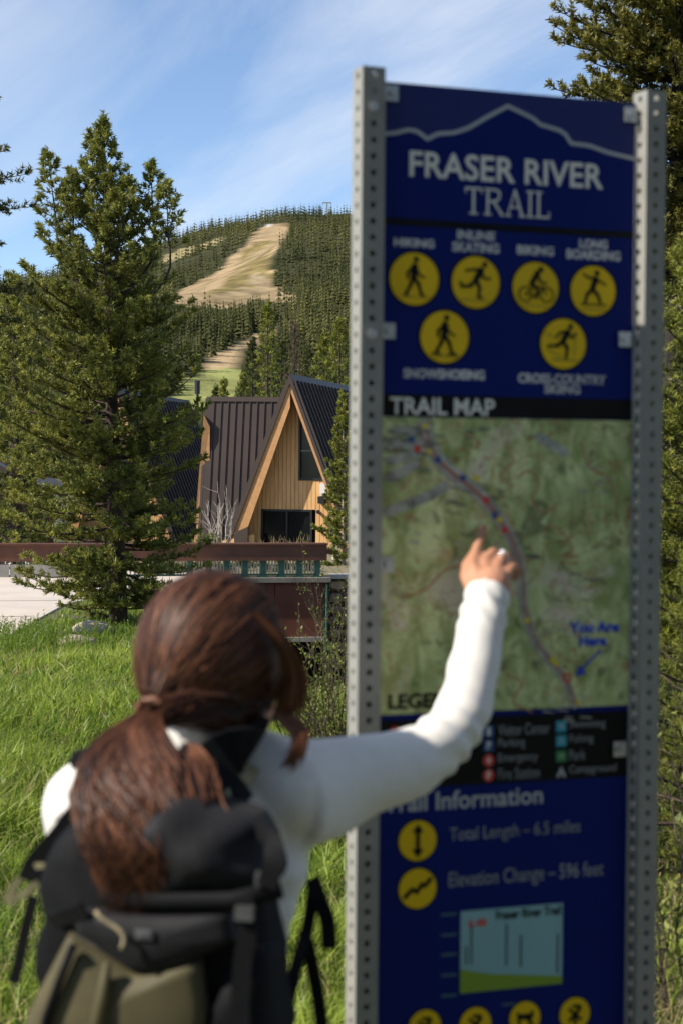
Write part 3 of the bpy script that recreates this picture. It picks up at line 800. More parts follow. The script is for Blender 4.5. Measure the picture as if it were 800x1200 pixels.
def prof(xs, ys): return lambda f: float(np.interp(f, xs, ys))
def gp(px, Y): X = P(px, 700, Y).x; return (X, Y, float(gz(X, Y)))

# the big lodgepole pine at the road edge
Ym = 30.0
b0 = gp(140, Ym); t0 = P(121, 139, Ym)
def LD(px0, py0, px1, py1, dy): return (tuple(P(px0, py0, Ym + dy)), tuple(P(px1, py1, Ym + dy)))
lr = prof([0, 0.3, 0.8, 1], [0.42, 0.36, 0.18, 0.05])
leaders = [(*LD(72, 300, 56, 182, -0.2), lr, 26), (*LD(180, 300, 178, 196, 0.1), lr, 24), (*LD(198, 320, 196, 216, -0.3), lr, 20), (*LD(88, 290, 84, 205, 0.3), lr, 18), (*LD(108, 260, 109, 160, 0.2), lr, 18), (*LD(140, 280, 152, 215, -0.4), lr, 18)]
pine('pine_tree', b0, tuple(t0), prof([0, 0.03, 0.09, 0.17, 0.25, 0.40, 0.55, 0.66, 0.76, 0.86, 0.94, 1], [0.7, 1.0, 1.35, 1.6, 1.75, 1.70, 1.5, 1.22, 0.92, 0.42, 0.17, 0.03]), 21,
     'tall bushy lodgepole pine with several upswept tops at the road edge', m=m_nd_main, trunk_r=0.16, nbr=270, leaders=leaders, nl=0.085, nw=0.025, kk=18, density=1.5,
     rmul=lambda a: 1.03 + 0.34 * max(0, -math.cos(a)), z0=0.03, droop=0.28, up=0.75)
# behind and left of it
pine('pine_tree', gp(20, 46.5), tuple(P(16, 322, 46.5)), prof([0, 0.04, 0.1, 0.4, 0.8, 1], [0.2, 1.2, 1.5, 1.4, 0.7, 0.05]), 22,
     'shorter dark pine behind the left side of the big pine', m=m_nd_main, trunk_r=0.14, nbr=170, density=1.0, kk=16, nw=0.04, nl=0.10)
pine('pine_tree', gp(-82, 27), tuple(P(-80, 40, 27)), prof([0, 0.2, 0.45, 0.6, 0.85, 1], [0.4, 0.8, 1.0, 1.75, 1.5, 0.1]), 23,
     'sparse pine at the left edge of the photo, only branch ends in frame', m=m_nd_dark, trunk_r=0.16, nbr=120, density=1.3, kk=18, nw=0.022, nl=0.085, upper_up=0.15, up=0.2, droop=0.15)
# far conifers around the meadow behind the roofs
far = [(314, 356, 120, 0.62, 'tall yellowish spruce standing behind the ridge of the brown roof', m_nd_spruce, 'spruce_tree'),
       (296, 398, 128, 0.5, 'small dark spruce left of the tall yellowish spruce', m_nd_dark, 'spruce_tree'),
       (330, 402, 135, 0.55, 'dark spruce between the tall yellowish spruce and the brown dead tree', m_nd_dark, 'spruce_tree'),
       (362, 408, 140, 0.6, 'green spruce right behind the A-frame peak', m_nd_dark, 'spruce_tree'),
       (380, 392, 118, 0.62, 'green spruce beside the sign post above the ribbed roof', m_nd_spruce, 'spruce_tree'),
       (398, 376, 112, 0.7, 'tall green spruce half behind the left sign post', m_nd_spruce, 'spruce_tree'),
       (345, 377, 125, 0.38, 'brown dead conifer rising behind the A-frame peak', m_nd_dead, 'dead_tree'),
       (263, 446, 150, 0.42, 'little round conifer at the meadow edge, right of two', m_nd_spruce, 'spruce_tree'),
       (253, 454, 152, 0.25, 'tiny conifer at the meadow edge, left of two', m_nd_dark, 'spruce_tree'),
       (286, 440, 140, 0.5, 'yellow green spruce low behind the brown wing roof', m_nd_spruce, 'spruce_tree')]
for i, (px, py, Y, wd, lab, mm, nm) in enumerate(far):
    tp = P(px, py, Y); bz = -1.0; Hh = tp.z - bz; wdm = wd * 3.2
    pine(nm, (tp.x, Y, bz), tuple(tp), prof([0, 0.15, 0.5, 0.85, 1], [wdm * .8, wdm, wdm * .72, wdm * .28, 0.06]), 40 + i, lab, group=None, m=mm, trunk_r=0.2,
         nbr=90 if nm != 'dead_tree' else 70, density=0.30 if nm != 'dead_tree' else 0.25, kk=12, nl=0.22, nw=0.09 if nm != 'dead_tree' else 0.04, shoot=0.35, step=0.3, droop=0.25, up=0.3)
# pine in front of the A-frame's right side
pine('pine_tree', gp(404, 49), tuple(P(402, 460, 49)), prof([0, 0.10, 0.16, 0.26, 0.34, 0.5, 0.58, 0.75, 1], [0.0, 0.1, 0.62, 0.95, 0.72, 0.9, 0.62, 0.62, 0.05]), 60, 'light green young pine in front of the right side of the A-frame',
     m=m_nd_spruce, trunk_r=0.07, nbr=120, density=2.4, kk=16, nl=0.09, nw=0.035, z0=0.12, mb=mat('pale_bark', (0.42, 0.33, 0.24), 0.9, noise=8))
# right of the sign
pr = gp(793, 16)
pine('pine_tree', pr, (pr[0] - 0.05, 16, 10.4), prof([0, 0.34, 0.44, 0.48, 0.56, 0.64, 0.75, 0.9, 1], [0, 0.4, 0.6, 1.12, 1.2, 0.95, 0.9, 0.6, 0.1]), 61, 'big old pine with bare dark trunk rising behind the right sign post', m=m_nd_right,
     trunk_r=0.155, nbr=430, density=2.4, z0=0.36, kk=20, nl=0.052, nw=0.019, shoot=0.11, step=0.09, upper_up=0.5, up=0.5, mb=m_bark2)
pine('pine_tree', gp(860, 24), (P(860, 10, 24).x, 24, 9.5), prof([0, 0.2, 0.5, 0.8, 1], [0.8, 1.4, 1.5, 1.0, 0.1]), 66, 'dark pine beyond the bare trunk at the right edge', m=m_nd_right,
     trunk_r=0.16, nbr=150, density=1.2, kk=16, nl=0.08, nw=0.024)
pine('spruce_tree', gp(846, 10.5), tuple(P(850, 205, 10.5)), prof([0, 0.1, 0.4, 0.7, 0.9, 1], [0.72, 0.78, 0.68, 0.54, 0.3, 0.05]), 62, 'bright green young spruce right of the right sign post', m=m_nd_spruce,
     trunk_r=0.06, nbr=200, density=1.5, kk=24, nl=0.045, nw=0.009, shoot=0.08, step=0.06, droop=0.1)
pine('spruce_tree', gp(818, 7.6), tuple(P(822, 640, 7.6)), prof([0, 0.2, 0.6, 1], [0.58, 0.52, 0.30, 0.04]), 63, 'low spruce sapling close behind the foot of the right sign post', m=m_nd_spruce,
     trunk_r=0.03, nbr=80, density=1.3, kk=30, nl=0.024, nw=0.004, shoot=0.06, step=0.05, droop=0.0)
pine('spruce_tree', gp(812, 11.8), tuple(P(815, 380, 11.8)), prof([0, 0.1, 0.5, 0.85, 1], [0.55, 0.6, 0.45, 0.2, 0.04]), 67, 'dark spruce added for shaded depth low behind the willow at the right edge', m=m_nd_dark,
     trunk_r=0.06, nbr=150, density=1.5, kk=20, nl=0.05, nw=0.014, shoot=0.08, step=0.07, droop=0.1, mb=m_bark2)  # added for depth; the shade is put into its dark needles
# trees behind the panel, glimpsed between the posts and above the panel edge
pine('spruce_tree', gp(700, 26), tuple(P(706, 128, 26)), prof([0, 0.2, 0.6, 1], [1.0, 1.1, 0.7, 0.05]), 64, 'spruce standing behind the sign panel, its tip at the right post', m=m_nd_spruce, trunk_r=0.1, nbr=130, density=1.1, kk=16, nl=0.07, nw=0.024)

# unseen pines added behind the camera to keep open sky off the sign face
proto = pine('pine_tree', (1.5, -5.2, 0), (1.5, -5.2, 10.5), prof([0, 0.05, 0.15, 0.5, 0.8, 1], [1.2, 1.9, 2.2, 1.9, 1.0, 0.1]), 70, 'bushy pine added out of frame behind the camera to block sky light', group='pines added behind the camera', m=m_nd_dark,
     trunk_r=0.18, nbr=150, density=0.6, kk=14, nl=0.14, nw=0.06, shoot=0.2, step=0.14, z0=0.02)
for i, (x, y, sc_) in enumerate(((-2.2, -5.8, 1.05), (-5.6, -8.2, 1.2), (5.0, -4.2, 1.1), (8.2, -1.4, 1.0), (3.2, -8.5, 1.35), (-0.5, -9.0, 1.4), (9.5, 2.6, 1.15))):
    o = proto.copy(); COL.objects.link(o); o.location = (x, y, 0); o.scale = (sc_,) * 3; o.rotation_euler = (0, 0, i * 1.3)
    o['label'] = 'bushy pine added out of frame behind the camera to block sky light'
    for c_ in list(proto.children):
        k_ = c_.copy(); COL.objects.link(k_); k_.parent = o

# ================================================================== SHRUBS
m_twig = mat('grey_brown_twig', (0.085, 0.06, 0.04), 0.9, noise=10)
m_twig_pale = mat('pale_aspen_twig', (0.62, 0.55, 0.46), 0.85, noise=10)
m_leaf = mat('willow_leaf', (0.12, 0.16, 0.03), 0.5, attr='tint', color2=(0.30, 0.31, 0.06), trans=0.35, spec=0.35)
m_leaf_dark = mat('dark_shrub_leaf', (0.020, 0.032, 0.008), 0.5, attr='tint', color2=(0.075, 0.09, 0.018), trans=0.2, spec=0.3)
def shrub(name, base, h, spread, ns, seed, label, cat='shrub', group=None, leaf=0.03, nleaf=14, mt=None, twigs=6, thick=0.006, leafy=True, ml=None):
    r = np.random.default_rng(seed); b = np.array(base, float); st = []; lv, ld = [], []
    t = thing(name, tuple(b), label, cat, group)
    for i in range(ns):
        a = r.random() * 6.283; L = h * r.uniform(0.55, 1.08); o = b + np.array([math.cos(a), math.sin(a), 0]) * r.random() * spread * 0.35
        d = np.array([math.cos(a) * spread / h * r.uniform(0.2, 0.9), math.sin(a) * spread / h * r.uniform(0.2, 0.9), 1.0])
        pts = [o - np.array([0, 0, 0.06])]; n = 7
        for j in range(n):
            dd = d + r.normal(0, 0.14, 3) + np.array([0, 0, -0.12 * j / n]); pts.append(pts[-1] + dd / np.linalg.norm(dd) * L / n)
        pts = np.array(pts); st.append(tube(pts, list(np.linspace(thick, thick * 0.25, n + 1)), 4, cap=False))
        br = [pts[2:]]
        for k_ in range(twigs):
            j = r.integers(2, n); q = pts[j]; td = d / np.linalg.norm(d) * 0.7 + r.normal(0, 0.5, 3); td[2] = abs(td[2]) * 0.8 + 0.15; tl = L * r.uniform(0.12, 0.30)
            tp = np.array([q + td * tl * f + np.array([0, 0, 0.12 * tl * f * f]) for f in (0, 0.35, 0.7, 1)]); st.append(tube(tp, [thick * 0.5, thick * 0.35, thick * 0.3, thick * 0.15], 3, cap=False)); br.append(tp)
        if leafy:
            for p_ in br:
                for c in range(nleaf):
                    s = r.random() * (len(p_) - 1 - 1e-6); j = int(s); lv.append(p_[j] + (p_[j + 1] - p_[j]) * (s - j)); ld.append(p_[j + 1] - p_[j])
    mk('stems', join(st), mt or m_twig, t)
    if leafy:
        lv, ld = np.array(lv), np.array(ld); ld /= np.linalg.norm(ld, axis=1)[:, None] + 1e-9; n = len(lv)
        u = ld * 0.5 + r.normal(0, 0.6, (n, 3)) + np.array([0, 0, 0.35]); u /= np.linalg.norm(u, axis=1)[:, None]
        w = np.cross(u, r.normal(0, 1, (n, 3))); w /= np.linalg.norm(w, axis=1)[:, None]
        L = (leaf * r.uniform(0.6, 1.3, n))[:, None]
        V = np.stack([lv, lv + u * L * 0.5 + w * L * 0.22, lv + u * L, lv + u * L * 0.5 - w * L * 0.22], 1).reshape(-1, 3)
        mk('leaves', (V, np.arange(4 * n).reshape(-1, 4)), ml or m_leaf, t, tint=np.repeat(np.clip(r.normal(0.45, 0.28, n), 0, 1), 4))
    return t
def gpy(px, py): Y = ground_y(px, py); q = P(px, py, Y); return (q.x, Y, float(gz(q.x, Y)))
shrub('willow_shrub', gpy(395, 905), 1.05, 0.55, 46, 1, 'yellow green willow shrub behind the left sign post', leaf=0.030, nleaf=9)
shrub('willow_shrub', gpy(368, 892), 0.70, 0.36, 26, 2, 'low yellow green shrub left of the sign post beside the woman\'s curl', leaf=0.026, nleaf=9)
q = P(396, 790, 17.0); shrub('willow_shrub', (q.x, 17.0, float(gz(q.x, 17.0))), 1.65, 0.5, 22, 3, 'tall thin willow stems in front of the stone wing wall', leaf=0.034, nleaf=7, twigs=5)
q = P(520, 800, 14); shrub('willow_shrub', (q.x, 14, float(gz(q.x, 14))), 1.3, 0.8, 30, 4, 'willow shrub standing behind the sign panel', leaf=0.034, nleaf=7)
q = P(808, 1000, 5.6); shrub('willow_shrub', (q.x, 5.6, float(gz(q.x, 5.6))), 1.05, 0.42, 30, 5, 'leafy willow stems low down right of the right sign post', leaf=0.042, nleaf=5, thick=0.005)
q = P(840, 1000, 6.6); shrub('willow_shrub', (q.x, 6.6, float(gz(q.x, 6.6))), 1.1, 0.4, 10, 6, 'bare twiggy willow behind the leafy stems at the right edge', leaf=0.036, nleaf=3, thick=0.006)
q = P(772, 1000, 8.2); shrub('willow_shrub', (q.x, 8.2, float(gz(q.x, 8.2))), 0.8, 0.5, 30, 15, 'low dense green shrub in the shade behind the right post foot', leaf=0.04, nleaf=12, ml=m_leaf_dark)  # shade among the stems is put into the dark leaf colour
q = P(815, 1000, 9.4); shrub('willow_shrub', (q.x, 9.4, float(gz(q.x, 9.4))), 1.1, 0.7, 40, 16, 'dense leafy shrub under the young spruce at the right edge', leaf=0.045, nleaf=14, ml=m_leaf_dark)  # dark leaves again, painting in the shaded gaps of the thicket
for i, (px, Y, h, lab) in enumerate(((251, 54.5, 1.7, 'bare pale aspen sapling left of two in front of the brown roof'), (264, 54.8, 2.1, 'bare pale aspen sapling right of two in front of the brown roof'))):
    q = gp(px, Y); shrub('aspen_sapling', (q[0], Y, ROAD_Z), h * 1.1, 0.38, 5, 30 + i, lab, 'sapling', 'bare aspen saplings', mt=m_twig_pale, leafy=False, thick=0.016, twigs=9)
q = gp(394, 52); shrub('aspen_sapling', (q[0], 52, ROAD_Z), 1.4, 0.4, 7, 33, 'bare pale sapling under the young pine right of the lodge door', 'sapling', mt=m_twig_pale, leafy=False, thick=0.03, twigs=8)
m_straw = mat('dry_grass', (0.42, 0.31, 0.15), 0.9, attr='tint', color2=(0.25, 0.24, 0.08), trans=0.3)
for i, (px, w) in enumerate(((318, 0.5), (338, 0.6), (352, 0.5))):
    q = gp(px, 53.5); shrub('dry_plant', (q[0], 53.5, ROAD_Z), 0.75, w, 22, 50 + i, ('dry tan plant tuft under the left part of the lodge glass door', 'dry tan plant tuft under the middle of the lodge glass door', 'dry tan plant tuft under the right edge of the lodge glass door')[i], 'plant', mt=m_straw, leafy=False, thick=0.012, twigs=3)
q = gp(240, 53); shrub('low_shrub', (q[0], 53, ROAD_Z), 0.9, 0.6, 18, 55, 'low yellow green shrub beside the pine and lodge side wall', leaf=0.09, nleaf=5, thick=0.012)
for i_, (px_, Y_) in enumerate(((268, 45.6), (292, 46.2), (318, 45.5), (341, 46.4), (366, 45.8), (228, 46.0), (200, 45.4))):
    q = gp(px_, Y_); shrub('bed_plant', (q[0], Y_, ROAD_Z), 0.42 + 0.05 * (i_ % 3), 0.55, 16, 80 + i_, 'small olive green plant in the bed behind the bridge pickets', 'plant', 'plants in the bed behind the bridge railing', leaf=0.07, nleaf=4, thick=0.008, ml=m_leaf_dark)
q = gp(-2, 46); shrub('low_shrub', (q[0], 46, ROAD_Z), 1.1, 1.4, 40, 56, 'leafy green shrub behind the railing at the left edge', leaf=0.10, nleaf=6, thick=0.012)
q = gp(60, 46); shrub('low_shrub', (q[0], 46, ROAD_Z), 1.0, 1.4, 40, 57, 'leafy green shrub behind the railing and the big pine', leaf=0.10, nleaf=6, thick=0.012)

# ================================================================== GRASS
m_grass = mat('grass_blade', (0.085, 0.160, 0.012), 0.42, attr='tint', color2=(0.38, 0.46, 0.068), trans=0.46, spec=0.35)
def blades(X, Y, h, w, r, tint, lean=0.45):
    n = len(X); Z = gz(X, Y) - 0.01
    a = r.random(n) * 6.283; l = h * lean * r.uniform(0.15, 1.6, n)
    lx, ly = np.cos(a) * l + h * 0.10, np.sin(a) * l
    b = r.random(n) * 6.283; wx_, wy_ = np.cos(b) * w / 2, np.sin(b) * w / 2
    o = np.stack([X, Y, Z], -1)
    s = np.stack([wx_, wy_, np.zeros(n)], -1)
    m1 = o + np.stack([lx * 0.28, ly * 0.28, h * 0.55], -1); tp = o + np.stack([lx, ly, h * np.clip(1 - 0.25 * (l / h) ** 2, 0.5, 1)], -1)
    V = np.stack([o - s, o + s, m1 + s * 0.85, m1 - s * 0.85, tp], 1).reshape(-1, 3)
    k_ = (np.arange(n) * 5)[:, None]
    F = np.concatenate([k_ + np.array([0, 1, 2]), k_ + np.array([0, 2, 3]), k_ + np.array([3, 2, 4])], 1).reshape(-1, 3)
    return V, F, np.repeat(np.clip(tint, 0, 1), 5)
r = np.random.default_rng(77); n = 170000
u = r.random(n); Yg = 4.6 * (38 / 4.6) ** (u ** 1.0); Xg = (r.random(n) - 0.5) * (0.44 * Yg + 1.4) - 0.01 * Yg
keep = (Xg > -5.2 + 0.12 * np.sin(Yg * 2.1) + 0.15 * r.normal(0, 1, n)) | (Yg < 23.3)
keep &= channel(Xg, Yg) < 0.25
patch = np.sin(Xg * 2.3 + 1.1 * np.sin(Yg * 1.7)) * np.sin(Yg * 1.9 + Xg) + 0.5 * np.sin(Xg * 5.1 - Yg * 3.7)
keep &= r.random(n) < 0.80 + 0.2 * patch
keep &= ~((Xg > 0.172 * Yg) & (r.random(n) < 0.92))
Xg, Yg, patch = Xg[keep], Yg[keep], patch[keep]; n = len(Xg)
hg = (0.17 + 0.05 * patch) * r.uniform(0.5, 1.5, n) * (1 - 0.45 * sstep(-3.0, -4.6, Xg) * sstep(20, 24, Yg)); hg = np.clip(hg, 0.05, 0.5)
wg = (0.0075 + 0.00050 * Yg) * r.uniform(0.7, 1.5, n)
tg = 0.50 + 0.20 * patch + 0.14 * np.sin(Xg * 0.9 + 2 * np.sin(Yg * 0.5)) + r.normal(0, 0.24, n)
dry = r.random(n) < 0.04
V, F, T = blades(Xg, Yg, hg, wg, r, tg, 0.7)
tag(mk('grass', (V, F), m_grass, tint=T), 'long green meadow grass between the road and the sign', 'grass', kind='stuff')
nd = 15000
u = r.random(nd); Y2 = 4.6 * (27 / 4.6) ** u; X2 = (r.random(nd) - 0.5) * (0.44 * Y2 + 1.2); ok = (X2 > -5.1) & (channel(X2, Y2) < 0.3)
V, F, T = blades(X2[ok], Y2[ok], r.uniform(0.10, 0.28, ok.sum()), 0.004 + 0.0003 * Y2[ok], r, r.random(ok.sum()) * 0.7, lean=0.9)
tag(mk('dry_grass_stalks', (V, F), m_straw, tint=T), 'scattered dry straw coloured stalks among the green grass', 'grass', kind='stuff')
# seeding grass along the road edge
ns = 420; Ys = r.uniform(22.6, 27.0, ns); Xs = -5.05 + r.normal(0.25, 0.3, ns) + np.where(r.random(ns) < 0.4, r.uniform(0, 1.6, ns), 0)
V, F, T = blades(Xs, Ys, r.uniform(0.22, 0.46, ns), np.full(ns, 0.018), r, np.full(ns, 0.3), lean=0.3)
hv = V.reshape(-1, 5, 3)[:, 4]; hd = np.tile([0.05, 0, 1.0], (ns, 1)); hd /= np.linalg.norm(hd[0])
V2, F2, T2 = needles(hv - hd * 0.1, hd, np.full(ns, 0.14), 0.035, 0.014, 12, np.full(ns, 0.25), r)
tag(mk('seeding_grass', (np.concatenate([V, V2]), np.concatenate([F, F2 + len(V)])), m_grass, tint=np.concatenate([T, T2])), 'taller seeding grass along the road edge', 'grass', kind='stuff')
# ================================================================== TRAIL SIGN
m_post = mat('galvanised_post', (0.31, 0.302, 0.265), 0.55, metal=0.0, spec=0.3, noise=26, color2=(0.26, 0.255, 0.225), bump=(120, 0.08, 0.001))
m_bolt = mat('zinc_bolt', (0.62, 0.61, 0.58), 0.35, metal=0.7, noise=40)
m_blue = mat('sign_blue', (0.0018, 0.0105, 0.13), 0.45, spec=0.12, noise=3, color2=(0.0022, 0.012, 0.145))
m_blue2 = mat('sign_blue_sky_reflection', (0.013, 0.022, 0.13), 0.40, spec=0.2, noise=3, color2=(0.016, 0.026, 0.145))  # lighter blue, with the sky's reflection put into the colour
m_ink = mat('sign_black', (0.003, 0.003, 0.003), 0.5, spec=0.15, noise=8, color2=(0.008, 0.008, 0.008))
m_let = mat('sign_cream_lettering', (0.78, 0.77, 0.68), 0.5, noise=9, color2=(0.74, 0.73, 0.65))
m_let2 = mat('sign_grey_blue_lettering', (0.44, 0.47, 0.48), 0.5, noise=9, color2=(0.41, 0.44, 0.46))
m_small = mat('sign_small_lettering', (0.32, 0.35, 0.37), 0.5, noise=9)
m_yel = mat('sign_yellow', (0.86, 0.56, 0.008), 0.45, spec=0.2, noise=7, color2=(0.76, 0.50, 0.011))
m_olv = mat('sign_ground_line', (0.22, 0.15, 0.01), 0.5)
m_teal = mat('chart_teal', (0.26, 0.48, 0.52), 0.5, noise=6, color2=(0.24, 0.45, 0.49))
m_lime = mat('chart_green', (0.20, 0.33, 0.02), 0.5)
m_redp = mat('print_red', (0.65, 0.05, 0.03), 0.5)
m_bluep = mat('print_royal_blue', (0.01, 0.05, 0.50), 0.5)
m_halo = mat('print_pale_outline', (0.62, 0.70, 0.52), 0.5)
m_valley = mat('map_grey_valley', (0.52, 0.52, 0.44), 0.6, noise=60, color2=(0.26, 0.27, 0.23))
m_route = mat('map_red_route', (0.40, 0.14, 0.10), 0.6)
m_ydot = mat('map_yellow_dot', (0.75, 0.60, 0.02), 0.6)
m_cyan = mat('icon_cyan', (0.03, 0.36, 0.48), 0.5)
m_icblue = mat('icon_blue', (0.02, 0.08, 0.26), 0.5)
m_icgreen = mat('icon_green', (0.03, 0.24, 0.06), 0.5)

DL = 0.0254 * 2000 / 18.75
PLo = P(428.5, 550, DL); PRo = P(755.5, 550, DL * 1.060)
TH = math.atan2(PRo.y - PLo.y, PRo.x - PLo.x); SW = math.hypot(PRo.y - PLo.y, PRo.x - PLo.x)
SU = Vector((math.cos(TH), math.sin(TH), 0)); SN = Vector((-math.sin(TH), math.cos(TH), 0))   # SN points away from the viewer
SO = Vector((PLo.x, PLo.y, 0)); SG = float(gz(SO.x, SO.y))
YP = 0.006                                              # panel face, local y
def S(px, py, yl=None):
    """photo pixel -> local (x, z) on the sign face"""
    yl = YP if yl is None else yl
    r_ = ray(px, py); o = SO + SN * yl
    t = (o - CO).dot(SN) / r_.dot(SN); q = CO + r_ * t - SO
    return q.dot(SU), q.z
def sign_world_y(px, py):
    x, z = S(px, py); q = SO + SU * x + SN * YP; return q.y
sign = thing('trail_sign', (SO.x, SO.y, 0.0), 'tall blue trail sign with map and yellow activity pictograms on two perforated steel posts', 'sign', rz=TH)

def perforated_post(xc, ztop, zbot, w=0.039, yaw=math.radians(1)):
    h = 0.0254; n = int((ztop - zbot) / h); r = 0.0053; V, F = [], []
    oct_ = [(math.cos(math.pi / 4 * k), math.sin(math.pi / 4 * k)) for k in range(8)]
    a = w / 2
    for side in range(4):
        c_, s_ = math.cos(side * math.pi / 2 + yaw), math.sin(side * math.pi / 2 + yaw)
        for i in range(n):
            zc = ztop - (i + 0.5) * h; b0_ = len(V)
            sq = [(a, 0), (a, h / 2), (0, h / 2), (-a, h / 2), (-a, 0), (-a, -h / 2), (0, -h / 2), (a, -h / 2)]
            for (p, q), dep in [(sq[k], 0) for k in range(8)] + [((oct_[k][0] * r, oct_[k][1] * r), 0) for k in range(8)] + [((oct_[k][0] * r, oct_[k][1] * r), 0.0025) for k in range(8)]:
                lx, ly = p, -a + dep
                V.append((xc + lx * c_ - ly * s_, lx * s_ + ly * c_, zc + q))
            for k in range(8):
                k2 = (k + 1) % 8
                F.append((b0_ + k, b0_ + k2, b0_ + 8 + k2, b0_ + 8 + k)); F.append((b0_ + 8 + k, b0_ + 8 + k2, b0_ + 16 + k2, b0_ + 16 + k))
    return np.array(V), np.array(F)
zL = S(430, 77, -0.02)[1]; zR = S(758, 105, -0.02)[1]
for xc, zt_, tw in ((0.0, zL, 3.5), (SW, zR, 7.0)):
    mk('post', perforated_post(xc, zt_, SG - 0.35, yaw=math.radians(tw)), m_post, sign, world=False)

xl, xr_ = 0.0235, SW - 0.0235
ztop = S(560, 105)[1]; zbot = 0.42
panel = mk('panel', box(((xl + xr_) / 2, YP + 0.002, (ztop + zbot) / 2), (xr_ - xl, 0.004, ztop - zbot)), m_blue, sign, world=False)

_lay = [0]
def flat(polys, layer):
    """flat print: list of (x,z) polygons laid on the panel"""
    V, F = [], []
    for i, p in enumerate(polys):
        y = YP - 0.0005 * layer - 0.000012 * i; n = len(V)
        area = sum(p[k][0] * p[(k + 1) % len(p)][1] - p[(k + 1) % len(p)][0] * p[k][1] for k in range(len(p)))
        if area < 0: p = p[::-1]
        V += [(a, y, b) for a, b in p]; F.append(list(range(n, n + len(p))))
    return np.array(V), F
def pr_(name, polys, layer, m, parent=None): return mk(name, flat(polys, layer), m, parent or sign, world=False)
def cap2(a, b, w0, w1=None, n=6):
    """2-D rounded stroke from a to b"""
    w1 = w0 if w1 is None else w1
    t = math.atan2(b[1] - a[1], b[0] - a[0]); out = []
    for k in range(n + 1): q = t + math.pi / 2 + math.pi * k / n; out.append((a[0] + w0 / 2 * math.cos(q), a[1] + w0 / 2 * math.sin(q)))
    for k in range(n + 1): q = t - math.pi / 2 + math.pi * k / n; out.append((b[0] + w1 / 2 * math.cos(q), b[1] + w1 / 2 * math.sin(q)))
    return out
def line2(pts, w): return [cap2(a, b, w) for a, b in zip(pts[:-1], pts[1:])]
def circ(c, r, n=40): return [(c[0] + r * math.cos(6.2832 * k / n), c[1] + r * math.sin(6.2832 * k / n)) for k in range(n)]
def ringp(c, r, w, n=24):
    return [[(c[0] + q * math.cos(a), c[1] + q * math.sin(a)) for q, a in ((r, a0), (r, a1), (r - w, a1), (r - w, a0))] for a0, a1 in ((6.2832 * k / n, 6.2832 * (k + 1) / n) for k in range(n))]
def text(s, x0, yt, yb, x1, m, layer=2, bold=0.0, parent=None, name='lettering'):
    """raised-ink lettering fitted to the box: top/bottom at its left end, right end x1"""
    c = bpy.data.curves.new('t', 'FONT'); c.body = s; c.offset = bold; c.resolution_u = 3
    o = bpy.data.objects.new('t', c); COL.objects.link(o); bpy.context.view_layer.update()
    me = bpy.data.meshes.new_from_object(o.evaluated_get(bpy.context.evaluated_depsgraph_get()))
    bpy.data.objects.remove(o); bpy.data.curves.remove(c)
    n = len(me.vertices); co = np.zeros(n * 3); me.vertices.foreach_get('co', co); co = co.reshape(-1, 3)
    ax0, az0 = S(x0, yt); bx, bz = S(x0, yb); cx, _ = S(x1, yt)
    mn, mx = co[:, 0].min(), co[:, 0].max(); lo, hi = co[:, 1].min(), co[:, 1].max()
    X = ax0 + (co[:, 0] - mn) / (mx - mn) * (cx - ax0); Z = bz + (co[:, 1] - lo) / (hi - lo) * (az0 - bz)
    me.vertices.foreach_set('co', np.stack([X, np.full(n, YP - 0.0005 * layer), Z], -1).ravel())
    me.materials.clear(); me.materials.append(m); me.name = name; me.update()
    return link(name, me, parent or sign)

# header: lighter blue above a mountain outline, sky reflection painted in
ol = [(447, 157), (462, 156), (478, 152), (488, 154), (500, 163), (512, 157), (532, 155.5), (548, 150), (572, 136), (594, 124.5), (610, 132), (624, 139), (632, 146), (655, 153), (662, 158), (668, 168), (690, 171), (712, 179), (738, 186)]
oz = [S(*p) for p in ol]; oz[0] = (xl + 0.0005, oz[0][1]); oz[-1] = (xr_ - 0.0005, oz[-1][1])
pr_('sky_reflection_band', [[oz[i], oz[i + 1], (oz[i + 1][0], ztop - 0.0008), (oz[i][0], ztop - 0.0008)] for i in range(len(oz) - 1)], 1, m_blue2)
pr_('mountain_outline', line2(oz, 0.0062), 2, m_let2)
text('FRASER RIVER', 479, 176, 207, 706, m_let, 3, 0.018)
